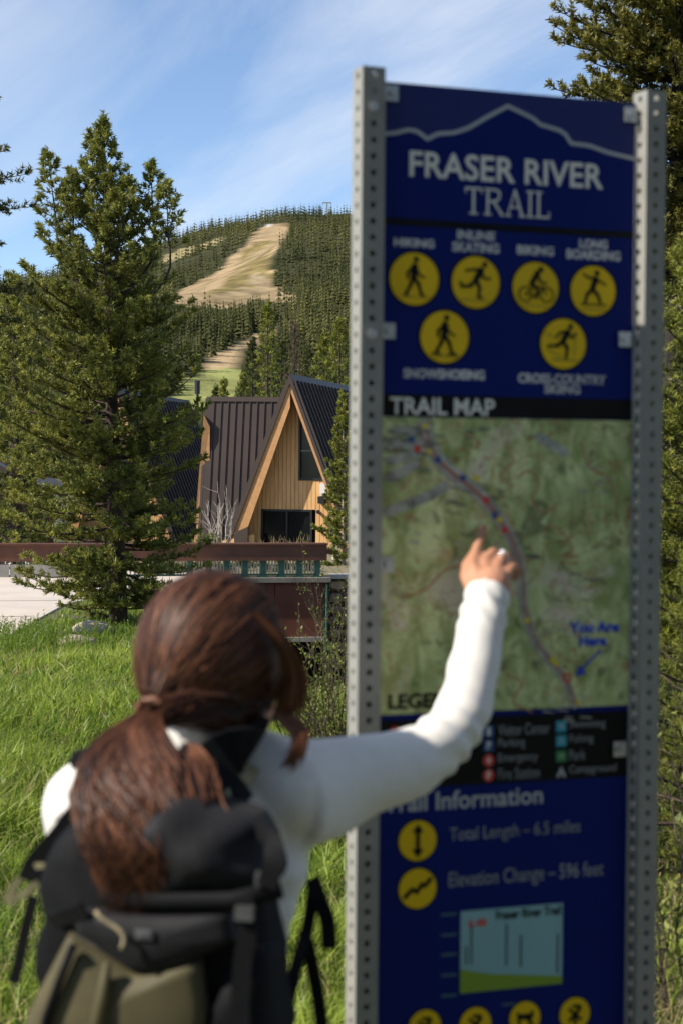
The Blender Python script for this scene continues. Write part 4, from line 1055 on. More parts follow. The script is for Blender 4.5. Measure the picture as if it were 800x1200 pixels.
# TRAIL in a thin slab-serif
def serif_trail():
    out = []; x0, z1 = S(544, 219); _, z0 = S(544, 250.5); x1, _ = S(643, 230); w_, h = (x1 - x0), (z1 - z0)
    def q(p): return [(x0 + a * w_, z0 + b * h) for a, b in p]
    def rect(a, b, c, d): out.append(q([(a, c), (b, c), (b, d), (a, d)]))
    st, sf = 0.028, 0.075
    def stem(cx): rect(cx - st / 2, cx + st / 2, 0, 1); rect(cx - 0.045, cx + 0.045, 0, sf * 0.8); rect(cx - 0.045, cx + 0.045, 1 - sf * 0.8, 1)
    rect(0.085, 0.085 + st, 0, 1); rect(0.05, 0.15, 0, sf * 0.8); rect(0.0, 0.198, 1 - sf, 1); rect(0, 0.014, 0.78, 1); rect(0.184, 0.198, 0.78, 1)
    stem(0.265)
    arc = [(0.28, 0.96), (0.35, 0.96), (0.395, 0.90), (0.405, 0.76), (0.39, 0.60), (0.35, 0.53), (0.28, 0.52)]
    for a, b in zip(arc[:-1], arc[1:]):
        A_ = (x0 + a[0] * w_, z0 + a[1] * h); B_ = (x0 + b[0] * w_, z0 + b[1] * h); out.append(cap2(A_, B_, 0.0034))
    out.append(cap2((x0 + 0.33 * w_, z0 + 0.52 * h), (x0 + 0.43 * w_, z0 + 0.05 * h), 0.0038)); rect(0.41, 0.46, 0, sf * 0.8)
    out.append(cap2((x0 + 0.50 * w_, z0 + 0.03 * h), (x0 + 0.585 * w_, z0 + 0.98 * h), 0.0026)); out.append(cap2((x0 + 0.67 * w_, z0 + 0.03 * h), (x0 + 0.585 * w_, z0 + 0.98 * h), 0.0042))
    rect(0.535, 0.635, 0.32, 0.32 + sf * 0.8); rect(0.475, 0.54, 0, sf * 0.8); rect(0.635, 0.71, 0, sf * 0.8)
    stem(0.765); stem(0.868); rect(0.868, 1.0, 0, sf); rect(0.985, 1.0, 0, 0.25)
    return out
pr_('lettering', serif_trail(), 3, m_let)
m_cap = mat('sign_caption_lettering', (0.78, 0.79, 0.76), 0.5, noise=9)
def bar(ya, yb, m=m_ink, layer=2, name='band'):
    z1, z0 = S(448, ya)[1], S(448, yb)[1]
    return pr_(name, [[(xl + 0.0004, z0), (xr_ - 0.0004, z0), (xr_ - 0.0004, z1), (xl + 0.0004, z1)]], layer, m)
bar(254.5, 262.5)
text('HIKING', 461, 278.5, 288.5, 508, m_cap, 2, 0.034)
text('INLINE', 535, 269.5, 280, 579, m_cap, 2, 0.034); text('SKATING', 529, 283, 294.5, 584, m_cap, 2, 0.034)
text('BIKING', 605, 287, 298, 648, m_cap, 2, 0.034)
text('LONG', 678, 280, 290.5, 711, m_cap, 2, 0.034); text('BOARDING', 663, 291.5, 303, 726, m_cap, 2, 0.034)
text('SNOWSHOEING', 472, 431.5, 443, 567, m_cap, 2, 0.034)
text('CROSS-COUNTRY', 606, 437, 448.5, 709, m_cap, 2, 0.034); text('SKIING', 637, 450, 461, 679, m_cap, 2, 0.034)

def picto(px, py, R, strokes, head=None, rings=(), ground=None, boxes=()):
    """yellow disc with a black rim; the figure is its sub-part"""
    c = S(px, py)
    base = pr_('pictogram', [circ(c, R)], 2, m_ink)
    pr_('disc', [circ(c, R * 0.915)], 3, m_yel, base)
    def q(p): return (c[0] + p[0] * R, c[1] + p[1] * R)
    if ground: pr_('ground_line', [cap2(q(a), q(b), w * R) for a, b, w in ground], 4, m_olv, base)
    polys = []
    if head: polys.append(circ(q(head), 0.105 * R, 16))
    for s in strokes:
        if len(s) == 3: polys.append(cap2(q(s[0]), q(s[1]), s[2] * R))
        else: polys.append(cap2(q(s[0]), q(s[1]), s[2] * R, s[3] * R))
    for ctr, rr, ww in rings: polys += ringp(q(ctr), rr * R, ww * R)
    pr_('figure', polys, 5, m_ink, base)
    return base
R1 = (S(484, 293)[1] - S(484, 360)[1]) / 2
walk = [((0.0, 0.42), (-0.04, 0.02), 0.27, 0.22), ((-0.06, 0.40), (-0.27, 0.20), 0.10), ((-0.27, 0.20), (-0.25, 0.02), 0.09), ((0.06, 0.40), (0.16, 0.16), 0.10), ((0.16, 0.16), (0.36, 0.06), 0.085),
        ((-0.06, 0.02), (-0.16, -0.26), 0.15), ((-0.16, -0.26), (-0.33, -0.54), 0.12), ((-0.33, -0.54), (-0.24, -0.57), 0.07), ((0.02, 0.02), (0.17, -0.22), 0.15), ((0.17, -0.22), (0.26, -0.54), 0.12), ((0.26, -0.56), (0.38, -0.57), 0.07)]
gl = [((-0.55, -0.62), (0.60, -0.64), 0.035)]
picto(484.5, 327, R1, walk, (0.06, 0.68), ground=gl)
run = [((0.18, 0.42), (-0.02, 0.08), 0.26, 0.2), ((0.14, 0.46), (-0.14, 0.44), 0.10), ((-0.14, 0.44), (-0.40, 0.40), 0.085), ((0.2, 0.40), (0.28, 0.16), 0.10), ((0.28, 0.16), (0.55, 0.14), 0.085),
       ((-0.02, 0.06), (-0.24, -0.14), 0.15), ((-0.24, -0.14), (-0.55, -0.16), 0.12), ((-0.55, -0.16), (-0.60, -0.02), 0.10), ((0.02, 0.04), (0.14, -0.2), 0.15), ((0.14, -0.2), (0.10, -0.5), 0.12), ((0.06, -0.54), (0.26, -0.54), 0.08)]
picto(556.5, 331, R1, run, (0.33, 0.64), ground=[((-0.6, -0.63), (0.5, -0.66), 0.035)])
bike = [((0.06, 0.52), (-0.18, 0.12), 0.22, 0.18), ((0.08, 0.46), (0.20, 0.18), 0.09), ((0.20, 0.18), (0.42, 0.16), 0.08), ((-0.18, 0.10), (0.06, -0.02), 0.15), ((0.06, -0.02), (0.02, -0.38), 0.11),
        ((-0.42, -0.26), (-0.12, 0.0), 0.05), ((-0.12, 0.0), (0.30, 0.02), 0.05), ((0.30, 0.02), (0.42, -0.26), 0.05), ((-0.42, -0.26), (0.02, -0.34), 0.05), ((0.02, -0.34), (0.30, 0.02), 0.05)]
picto(626.5, 337, R1 * 0.985, bike, (0.20, 0.66), rings=[((-0.42, -0.26), 0.29, 0.055), ((0.44, -0.26), 0.29, 0.055)], ground=[((-0.45, -0.66), (0.5, -0.68), 0.035)])
longb = [((0.08, 0.42), (-0.06, 0.04), 0.25, 0.2), ((0.06, 0.46), (-0.22, 0.48), 0.09), ((-0.22, 0.48), (-0.42, 0.60), 0.08), ((0.1, 0.44), (0.30, 0.34), 0.09), ((0.30, 0.34), (0.48, 0.24), 0.08),
         ((-0.08, 0.02), (-0.26, -0.14), 0.15), ((-0.26, -0.14), (-0.34, -0.44), 0.12), ((-0.02, 0.02), (0.18, -0.14), 0.15), ((0.18, -0.14), (0.28, -0.42), 0.12), ((-0.5, -0.5), (0.52, -0.52), 0.06)]
picto(694, 341, R1 * 0.985, longb, (0.14, 0.66), ground=[((-0.45, -0.68), (0.48, -0.70), 0.035)])
picto(520, 395, R1, walk + [((-0.52, -0.6), (-0.12, -0.62), 0.06), ((0.08, -0.62), (0.5, -0.63), 0.06)], (0.06, 0.68), ground=[((-0.5, -0.70), (0.5, -0.72), 0.03)])
ski = [((0.16, 0.42), (-0.04, 0.08), 0.25, 0.2), ((0.12, 0.46), (-0.16, 0.40), 0.09), ((-0.16, 0.40), (-0.30, 0.22), 0.08), ((0.18, 0.42), (0.34, 0.22), 0.09), ((0.34, 0.22), (0.50, 0.40), 0.08),
       ((-0.04, 0.06), (-0.28, -0.08), 0.15), ((-0.28, -0.08), (-0.62, -0.10), 0.11), ((0.0, 0.04), (0.16, -0.16), 0.15), ((0.16, -0.16), (0.10, -0.50), 0.12)]
picto(659, 403, R1 * 0.985, ski, (0.28, 0.64), ground=[((-0.45, -0.58), (0.6, -0.60), 0.05), ((-0.8, 0.38), (-0.30, 0.22), 0.035), ((0.50, 0.36), (0.42, -0.40), 0.035), ((-0.7, -0.2), (-0.1, -0.5), 0.035)])
bar(461.5, 486.8, name='title_band')
text('TRAIL MAP', 456, 465, 485.2, 579, m_let, 3, 0.022)

# the printed map
m_map = bpy.data.materials.new('printed_map'); m_map.use_nodes = True
nt = m_map.node_tree; b = nt.nodes['Principled BSDF']; b.inputs['Roughness'].default_value = 0.5
tcn = nt.nodes.new('ShaderNodeTexCoord')
def nnoise(scale, det, rgh=0.55, dist=0.0, st=(1, 1, 1), rot=0.0):
    mpn = nt.nodes.new('ShaderNodeMapping'); mpn.inputs['Scale'].default_value = st; mpn.inputs['Rotation'].default_value = (0, rot, 0)
    nt.links.new(tcn.outputs['Object'], mpn.inputs[0])
    n = nt.nodes.new('ShaderNodeTexNoise'); n.inputs['Scale'].default_value = scale; n.inputs['Detail'].default_value = det; n.inputs['Roughness'].default_value = rgh; n.inputs['Distortion'].default_value = dist
    nt.links.new(mpn.outputs[0], n.inputs['Vector']); return n.outputs['Fac']
def nmap(v, a, b_, c=0.0, d=1.0):
    n = nt.nodes.new('ShaderNodeMapRange'); n.inputs['From Min'].default_value = a; n.inputs['From Max'].default_value = b_; n.inputs['To Min'].default_value = c; n.inputs['To Max'].default_value = d
    nt.links.new(v, n.inputs['Value']); return n.outputs[0]
def nmath(op, a, b_):
    n = nt.nodes.new('ShaderNodeMath'); n.operation = op
    for i, v in enumerate((a, b_)):
        if isinstance(v, (int, float)): n.inputs[i].default_value = v
        else: nt.links.new(v, n.inputs[i])
    return n.outputs[0]
def nmix(f, a, b_):
    n = nt.nodes.new('ShaderNodeMix'); n.data_type = 'RGBA'
    nt.links.new(f, n.inputs['Factor'])
    for s_, v in (('A', a), ('B', b_)):
        if isinstance(v, tuple): n.inputs[s_].default_value = (*v, 1)
        else: nt.links.new(v, n.inputs[s_])
    return n.outputs['Result']
rel = nnoise(15, 6, 0.6, 0.8, (1.6, 1, 0.8), 0.6)
c1 = nmix(nmap(rel, 0.38, 0.62), (0.29, 0.37, 0.11), (0.68, 0.76, 0.36))
c1 = nmix(nmap(nnoise(30, 5, 0.6, 1.0), 0.54, 0.66, 0, 0.8), c1, (0.09, 0.12, 0.04))
c1 = nmix(nmap(nnoise(8, 4, 0.6, 0.5), 0.55, 0.66, 0, 0.85), c1, (0.72, 0.66, 0.50))
ct = nmath('FRACT', nmath('MULTIPLY', nnoise(12, 5, 0.6, 1.2), 12.0), 0)
lines = nmath('MULTIPLY', nmath('LESS_THAN', ct, 0.16), nmap(nnoise(7, 2), 0.44, 0.56, 0, 0.9))
c1 = nmix(lines, c1, (0.40, 0.15, 0.05))
c1 = nmix(nmath('MULTIPLY', nmap(nnoise(22, 3), 0.58, 0.66), nmap(nnoise(5, 2), 0.5, 0.62, 0, 0.6)), c1, (0.38, 0.17, 0.07))
nt.links.new(c1, b.inputs['Base Color'])
zm1, zm0 = S(448, 488)[1], S(448, 838)[1]
mp_ = pr_('map', [[(xl + 0.0004, zm0), (xr_ - 0.0004, zm0), (xr_ - 0.0004, zm1), (xl + 0.0004, zm1)]], 2, m_map)
rt = [(496, 500), (501, 518), (510, 536), (526, 552), (545, 567), (562, 581), (576, 597), (588, 614), (598, 632), (606, 652), (609, 675), (611, 700), (616, 726), (626, 752), (642, 773), (656, 790), (665, 806), (672, 826)]
rs = [tuple(v) for v in spline([S(*p) + (0,) for p in rt], 50)[:, :2]]
pr_('valley', [cap2(a, b_, 0.026 * (1 - 0.55 * i / 50)) for i, (a, b_) in enumerate(zip(rs[:-1], rs[1:]))], 3, m_valley, mp_)
for a, b_ in (((452, 600), (480, 590)), ((480, 590), (505, 580)), ((505, 580), (520, 570)), ((455, 540), (490, 530)), ((455, 560), (485, 545)), ((630, 512), (660, 530)), ((455, 520), (490, 520)), ((462, 505), (492, 505))): pr_('side_valley', [cap2(S(*a), S(*b_), 0.016)], 3, m_valley, mp_)
pr_('route', line2([(x + 0.002, z) for x, z in rs], 0.0032), 4, m_route, mp_)
pr_('route', line2([(x - 0.010 + 0.007 * i / 50, z + 0.004) for i, (x, z) in enumerate(rs)][:28], 0.0022), 4, m_route, mp_)
# the smudge of tiny place names and side roads round the town
rm_ = random.Random(4); m_mark = mat('map_grey_print', (0.15, 0.15, 0.12), 0.6)
for (cx_, cy_), w_, n_ in (((470, 520), 26, 16), ((468, 545), 24, 12), ((520, 505), 40, 12), ((555, 585), 36, 14), ((620, 640), 22, 8), ((630, 745), 22, 8), ((655, 828), 26, 6), ((500, 640), 40, 8), ((690, 560), 30, 8), ((670, 690), 30, 6)):
    segs = []
    for _ in range(n_):
        a_ = (cx_ + rm_.uniform(-w_, w_), cy_ + rm_.uniform(-18, 18)); L_ = rm_.uniform(5, 15)
        segs.append(cap2(S(*a_), S(a_[0] + L_, a_[1] + rm_.uniform(-0.5, 1.5)), 0.0022, n=2))
    pr_('place_marks', segs, 5, m_valley if rm_.random() < 0.5 else m_mark, mp_)['kind'] = 'stuff'
m_trk = mat('map_brown_road', (0.46, 0.20, 0.09), 0.6)
for pts in ([(606, 560), (618, 552), (630, 566), (622, 586), (636, 600), (652, 590)], [(640, 615), (656, 622), (668, 640), (660, 660)], [(560, 640), (545, 660), (520, 668), (498, 690), (470, 700)], [(680, 520), (690, 548), (712, 560), (722, 590)], [(590, 790), (610, 800), (600, 822), (622, 834)], [(600, 570), (585, 556), (600, 540), (590, 520)]):
    pr_('trail', line2([tuple(v) for v in spline([S(*p) + (0,) for p in pts], 18)[:, :2]], 0.0028), 3, m_trk, mp_)
def dots(pts, r, m, layer=5):
    for p in pts: pr_('map_marker', [circ(S(*p), r, 12)], layer, m, mp_)
dots([(497, 499), (501, 530), (557, 560), (584, 609), (616, 727), (646, 773), (650, 777), (674, 823)], 0.0050, m_ydot)
dots([(568, 586), (488, 526), (590, 621)], 0.006, m_redp); dots([(541, 560), (578, 604), (512, 539), (481, 515)], 0.0055, m_icblue, 6)
pr_('map_marker', ringp(S(663, 794), 0.0085, 0.0035), 6, m_redp, mp_)
for nm_, lay, mm, bd_ in (('halo', 5, m_halo, 0.13), ('lettering', 6, m_bluep, 0.055)):
    text('You Are', 665, 729, 742, 724, mm, lay, bd_, mp_, nm_); text('Here', 677, 745, 757.5, 709, mm, lay, bd_, mp_, nm_)
a_, b2 = S(702, 762), S(680, 784); tip = S(672.5, 792.5)
dxa, dza = tip[0] - a_[0], tip[1] - a_[1]; la = math.hypot(dxa, dza); nxa, nza = -dza / la, dxa / la
pr_('arrow', [cap2(a_, b2, 0.0036), [(b2[0] + nxa * 0.010 + 0.002, b2[1] + nza * 0.010), (b2[0] - nxa * 0.010 + 0.002, b2[1] - nza * 0.010), tip]], 6, m_bluep, mp_)
text('LEGEND', 454, 813.5, 831.5, 541, m_ink, 4, 0.04)

# legend
zl1, zl0 = S(448, 845)[1], S(448, 925.5)[1]
leg = bar(845, 925.5, name='legend')
for i, (y, mm, g, lab) in enumerate(((857, m_icblue, 'i', 'Visitor Center'), (873.5, m_icblue, 'P', 'Parking'), (891, m_redp, '+', 'Emergency'), (908.5, m_redp, 'F', 'Fire Station'))):
    c = S(571.5, y); h = 0.0092
    ic = pr_('icon', [circ(c, h * 1.08, 20)] if i > 1 else [[(c[0] - h, c[1] - h), (c[0] + h, c[1] - h), (c[0] + h, c[1] + h), (c[0] - h, c[1] + h)]], 3, mm, leg)
    text(g, 569.5, y - 5, y + 5, 573.8, m_let, 4, 0.03, leg)
    wds = (643, 614, 629, 631)[i]; text(lab, 583, y - 8, y + 5, wds, m_small, 3, 0.0, leg)
for i, (y, mm, g, lab) in enumerate(((851, m_cyan, '~', 'Swimming'), (868, m_cyan, 'o', 'Fishing'), (886, m_icgreen, 'm', 'Park'), (904, m_icgreen, '', 'Campground'))):
    c = S(656.5, y); h = 0.0092
    if i < 3: pr_('icon', [[(c[0] - h, c[1] - h), (c[0] + h, c[1] - h), (c[0] + h, c[1] + h), (c[0] - h, c[1] + h)]], 3, mm, leg)
    else: pr_('icon', [[(c[0] - h, c[1] - h), (c[0] - 0.003, c[1] - h), (c[0], c[1]), (c[0] + 0.003, c[1] - h), (c[0] + h, c[1] - h), (c[0], c[1] + h)]], 3, m_let2, leg)
    if g: text(g, 654, y - 3, y + 3, 659.5, m_let2, 4, 0.0, leg)
    wds = (708, 694, 685, 721)[i]; text(lab, 666, y - 7, y + 5, wds, m_small, 3, 0.0, leg)
for y in (858, 875, 892, 910):
    c = S(462, y); pr_('icon', [circ(c, 0.0092, 20)], 3, m_redp if y == 858 else m_icblue, leg)

# information block
text('Trail Information', 449, 931, 953, 635, m_let2, 2, 0.018)
R2 = (S(488, 960)[1] - S(488, 1011)[1]) / 2
picto(488.5, 985, R2, [((0, -0.42), (0, 0.42), 0.2)], boxes=()); c = S(488.5, 985)
pr_('arrow', [[(c[0] - 0.28 * R2, c[1] + s * 0.38 * R2), (c[0] + 0.28 * R2, c[1] + s * 0.38 * R2), (c[0], c[1] + s * 0.78 * R2)] for s in (1, -1)], 6, m_ink)
picto(488.5, 1041, R2, [((-0.62, -0.36), (-0.28, -0.02), 0.2), ((-0.28, -0.02), (-0.05, -0.16), 0.2), ((-0.05, -0.16), (0.2, 0.18), 0.2), ((0.2, 0.18), (0.34, 0.10), 0.2), ((0.34, 0.10), (0.62, 0.40), 0.2)])
text('Total Length \u2013 6.5 miles', 526, 970, 990, 679, m_small, 2, 0.004)
text('Elevation Change \u2013 596 feet', 525, 1022, 1045, 706, m_small, 2, 0.004)
ch = [S(538, 1166), S(657.5, 1150.5), S(657.5, 1058), S(538, 1068)]
x0c, x1c, z0c, z1c = ch[0][0], ch[1][0], (ch[0][1] + ch[1][1]) / 2, (ch[2][1] + ch[3][1]) / 2
chart = pr_('elevation_chart', [[(x0c, z0c), (x1c, z0c), (x1c, z1c), (x0c, z1c)]], 2, m_teal)
g = [S(538, 1136), S(575, 1141), (x1c, S(657.5, 1143.5)[1])]
pr_('chart_profile', [[(x0c, z0c + 0.0002), (x1c, z0c + 0.0002), (x1c, g[2][1]), g[1], (x0c, g[0][1])]], 3, m_lime, chart)
text('Fraser River Trail', 580, 1067, 1078, 656, m_ink, 3, 0.03, chart)
text('6.48', 548, 1077, 1087, 569, m_redp, 3, 0.03, chart)
for xx, ya, yb in ((545, 1130, 1108), (551, 1130, 1084), (592, 1131, 1082), (609, 1133, 1095), (652, 1140, 1094)):
    a_, b2 = S(xx, ya), S(xx, yb); n_ = int((a_[1] - b2[1]) / -0.006) if a_[1] < b2[1] else 4
    pr_('chart_note', [cap2((a_[0] - 0.0008 * (k % 2), a_[1] + (b2[1] - a_[1]) * (k + 0.15) / n_), (a_[0] + 0.0008 * (k % 2), a_[1] + (b2[1] - a_[1]) * (k + 0.75) / n_), 0.0028) for k in range(n_)], 3, m_ink, chart)
m_dim = mat('sign_faint_lettering', (0.04, 0.11, 0.17), 0.5)
pr_('chart_scale', [cap2(S(517, y), S(533, y - 1.2), 0.0045) for y in (1072, 1096, 1119, 1143, 1167)] + [cap2(S(588, 1177), S(602, 1176), 0.004)], 2, m_dim)
for px, py in ((497, 1203), (556, 1200), (614, 1193), (672.5, 1188)):
    fig = [((-0.3, -0.3), (0.3, 0.3), 0.2), ((-0.35, 0.3), (0.35, -0.3), 0.16), ((-0.1, 0.45), (0.2, 0.42), 0.18), ((0.0, -0.5), (0.1, 0.0), 0.2)] if px != 614 else [((-0.35, 0.1), (0.35, 0.1), 0.3), ((-0.35, 0.1), (-0.35, -0.35), 0.16), ((0.3, 0.1), (0.3, -0.35), 0.16), ((-0.5, 0.35), (0.5, -0.35), 0.1)]
    picto(px, py, R2 * 0.86, fig, (0.25, 0.42) if px != 614 else (0.42, 0.30))
# clamps that hold the panel to the posts
for px, py in ((457, 110), (453.5, 388), (452, 662), (736, 135), (729, 398), (723, 877)):
    x, z = S(px, py)
    cl = mk('clamp', join([box((x, YP - 0.006, z), (0.021, 0.003, 0.025)), box((x + (-0.0105 if px < 600 else 0.0105), YP - 0.0005, z), (0.003, 0.0145, 0.025))]), m_bolt, sign, world=False)
    mk('bolt', tube([(x, YP - 0.0078, z), (x, YP - 0.0125, z)], 0.0062, 6), m_bolt, cl, world=False)
for zz_ in (zL - 0.0254 * 2.5, zL - 0.0254 * 16.5):
    mk('bolt', tube([(0.0, -0.0215, zz_), (0.0, -0.026, zz_)], 0.008, 6), m_bolt, sign, world=False)
# ================================================================== PERSON
m_skin = mat('skin', (0.54, 0.27, 0.16), 0.5, noise=22, color2=(0.47, 0.22, 0.13), spec=0.4)
MATS['skin'].node_tree.nodes['Principled BSDF'].inputs['Subsurface Weight'].default_value = 0.08
MATS['skin'].node_tree.nodes['Principled BSDF'].inputs['Subsurface Radius'].default_value = (0.01, 0.004, 0.002)
m_shirt = mat('white_knit_shirt', (0.77, 0.735, 0.67), 0.85, noise=60, color2=(0.72, 0.685, 0.625), bump=(420, 0.25, 0.0008), sheen=0.2)
m_pants = mat('black_leggings', (0.018, 0.018, 0.02), 0.75, noise=30, bump=(300, 0.2, 0.001))
m_shoe = mat('grey_trail_shoe', (0.10, 0.10, 0.10), 0.7, noise=20)
m_hair = mat('brown_hair', (0.014, 0.0048, 0.0025), 0.5, attr='tint', color2=(0.21, 0.082, 0.039), spec=0.22)
m_eye = mat('eye_white', (0.7, 0.68, 0.65), 0.2); m_iris = mat('brown_iris', (0.05, 0.025, 0.012), 0.2)
m_ring = mat('silver_ring', (0.9, 0.88, 0.84), 0.12, metal=1.0); m_gem = mat('clear_gem', (0.95, 0.95, 0.97), 0.03, spec=1.0)

BY = math.radians(18); bf = Vector((math.sin(BY), math.cos(BY), 0)); br = Vector((math.cos(BY), -math.sin(BY), 0)); UPV = Vector((0, 0, 1))
HYW = math.radians(38); hf = Vector((math.sin(HYW), math.cos(HYW), 0)); hr = Vector((math.cos(HYW), -math.sin(HYW), 0))
Hc = P(257, 783, 2.33)
Tc = P(208, 950, 2.335); Tc.z = 0          # torso axis
G0 = float(gz(Tc.x, Tc.y))
person = thing('person', (Tc.x, Tc.y, G0), 'woman with brown ponytail and white long sleeved top pointing at the trail map', 'person')
def T(x, y, z): q = Tc + br * x + bf * y; return Vector((q.x, q.y, z))
def loft_torso(rings, n=28):
    V, F = [], []
    for (cx, cy, z, hw, hd) in rings:
        for j in range(n):
            a = 2 * math.pi * j / n; c, s = math.cos(a), math.sin(a)
            V.append(tuple(T(cx + hw * math.copysign(abs(c) ** 0.85, c), cy + hd * math.copysign(abs(s) ** 0.85, s), z)))
    m_ = len(rings)
    for i in range(m_ - 1):
        for j in range(n): F.append((i * n + j, i * n + (j + 1) % n, (i + 1) * n + (j + 1) % n, (i + 1) * n + j))
    F.append(tuple(range(n))[::-1]); F.append(tuple((m_ - 1) * n + j for j in range(n)))
    return np.array(V), F
SR = P(330, 934, 2.32); SL = P(104, 947, 2.385)
EL = P(528, 862, 2.53); WR = P(570, 700, 2.655)
ELl = P(112, 1075, 2.50); WLl = P(165, 1085, 2.66)
ARM = [SR, P(400, 916, 2.40), P(458, 902, 2.46), P(508, 877, 2.51), P(540, 838, 2.555), P(553, 790, 2.592), P(562, 742, 2.625), WR]
ARS = spline(ARM, 22)
nb_ = T(0.02, 0.0, 1.37)
Hb = Hc - hf * 0.025
def headmat(): return Matrix((hr, hf, UPV)).transposed()
HM = headmat()
def HP(x, y, z): return Hc + hr * x + hf * y + UPV * z
neck_top = HP(0, -0.015, -0.06); neck_bot = T(0.012, -0.005, 1.345)
def torso_rings(e):
    return [(0, 0, 0.80, 0.150 + e, 0.110 + e), (0, 0, 0.88, 0.165 + e, 0.118 + e), (0, 0, 0.96, 0.155 + e, 0.108 + e), (0, 0, 1.04, 0.136 + e, 0.095 + e), (0, 0, 1.12, 0.140 + e, 0.10 + e),
            (0, 0.005, 1.21, 0.152 + e, 0.112 + e), (0, 0, 1.28, 0.150 + e, 0.105 + e), (0, -0.005, 1.33, 0.125 + e, 0.085 + e), (0.005, -0.005, 1.365, 0.075 + e, 0.062 + e), (0.008, -0.004, 1.385, 0.05 + e, 0.05 + e)]
legs = []
for s in (-1, 1):
    legs.append(capsule_chain([T(s * 0.085, 0, 0.86), T(s * 0.09, 0.015, 0.66), T(s * 0.09, 0.02, 0.47 + G0), T(s * 0.092, -0.01, 0.30 + G0), T(s * 0.095, -0.015, 0.09 + G0)], [0.092, 0.078, 0.056, 0.052, 0.036], 16))
    legs.append(capsule_chain([T(s * 0.095, -0.03, 0.045 + G0), T(s * 0.10, 0.05, 0.035 + G0), T(s * 0.105, 0.13, 0.028 + G0)], [0.036, 0.034, 0.026], 12))
# hands: palm, four bent fingers of their own lengths, thumb from the side of the palm
tipY = sign_world_y(564, 622) - 0.0075
K = [P(553, 663, 2.703), P(568, 659, 2.712), P(583, 662, 2.708), P(595, 671, 2.70)]
Wp = P(570, 698, 2.66)
hand = [capsule_chain([WR, WR + (Wp - WR) * 0.5, (K[1] + K[2]) / 2 + (Wp - K[1]) * 0.65], [0.025, 0.027, 0.03], 14)]
for kx in K: hand.append(capsule_chain([Wp + (kx - K[1]) * 0.4, (Wp + kx) / 2 + Vector((0, -0.003, 0)), kx], [0.016, 0.0148, 0.0100], 12))
fing = [
    [K[0], P(557, 647, 2.736), P(561, 634, 2.755), Vector(tuple(P(565, 619, tipY)))],
    [K[1], P(577, 647, 2.746), P(584, 650, 2.757), P(584, 661, 2.752)],
    [K[2], P(592, 651, 2.745), P(598, 656, 2.756), P(597, 666, 2.750)],
    [K[3], P(602, 662, 2.733), P(606, 669, 2.745), P(603, 677, 2.742)]]
frad = [[0.0102, 0.0092, 0.0083, 0.0070], [0.0100, 0.0090, 0.0084, 0.0074], [0.0096, 0.0086, 0.0080, 0.0070], [0.0086, 0.0075, 0.0070, 0.0062]]
for p_, r_ in zip(fing, frad): hand.append(capsule_chain(p_, r_, 10))
hand.append(capsule_chain([P(556, 690, 2.672), P(547, 676, 2.70), P(547, 662, 2.722), P(553, 652, 2.738)], [0.0155, 0.0125, 0.0105, 0.0085], 10))
# the left hand holds the strap in front of her chest
hl = []; d_ = (WLl - ELl).normalized(); WL2 = WLl + d_ * 0.03
hl.append(capsule_chain([WLl, WL2, WL2 + d_ * 0.05], [0.024, 0.028, 0.028], 12))
for i in range(4):
    o_ = WL2 + d_ * 0.055 + UPV * (0.028 - 0.019 * i)
    hl.append(capsule_chain([o_, o_ + d_ * 0.03 - br * 0.004, o_ + d_ * 0.045 + br * 0.015, o_ + d_ * 0.03 + br * 0.03], [0.0105, 0.0095, 0.0088, 0.0075], 8))
hl.append(capsule_chain([WL2 + UPV * 0.02, WL2 + UPV * 0.045 + d_ * 0.02 + br * 0.01, WL2 + UPV * 0.05 + d_ * 0.05 + br * 0.012], [0.014, 0.011, 0.009], 8))
head = [ellipsoid(tuple(HP(0, 0, 0.012)), (0.074, 0.093, 0.100), 24, 16, HM), ellipsoid(tuple(HP(0, 0.030, -0.055)), (0.056, 0.062, 0.058), 20, 12, HM),
        capsule_chain([HP(0, 0.078, 0.012), HP(0, 0.098, -0.015), HP(0, 0.104, -0.028)], [0.007, 0.010, 0.012], 10),
        ellipsoid(tuple(HP(0, 0.083, -0.056)), (0.022, 0.010, 0.006), 12, 8, HM), ellipsoid(tuple(HP(0, 0.082, -0.067)), (0.019, 0.010, 0.007), 12, 8, HM), ellipsoid(tuple(HP(0, 0.070, -0.095)), (0.022, 0.02, 0.016), 12, 8, HM)]
for s in (-1, 1): head += [ellipsoid(tuple(HP(s * 0.077, -0.008, -0.012)), (0.010, 0.018, 0.030), 12, 8, HM), capsule_chain([HP(s * 0.012, 0.086, 0.026), HP(s * 0.045, 0.070, 0.028)], [0.009, 0.008], 8)]
body = join(head + hand + hl + legs + [loft_torso(torso_rings(0)), capsule_chain([neck_top, (neck_top + neck_bot) / 2, neck_bot], [0.052, 0.05, 0.056], 18),
    capsule_chain([nb_, SR], [0.055, 0.056], 14), capsule_chain([nb_, SL], [0.055, 0.056], 14),
    capsule_chain([tuple(q) for q in ARS], list(np.interp(np.linspace(0, 7, 22), range(8), [0.055, 0.046, 0.040, 0.036, 0.034, 0.033, 0.030, 0.025])), 16),
    capsule_chain([SL, (SL + ELl) / 2, ELl], [0.052, 0.045, 0.037], 14), capsule_chain([ELl, ELl + (WLl - ELl) * 0.35, WLl], [0.037, 0.036, 0.025], 14)])
remeshed('body', body, 0.0038, 2, m_skin, person, dec=0.32)
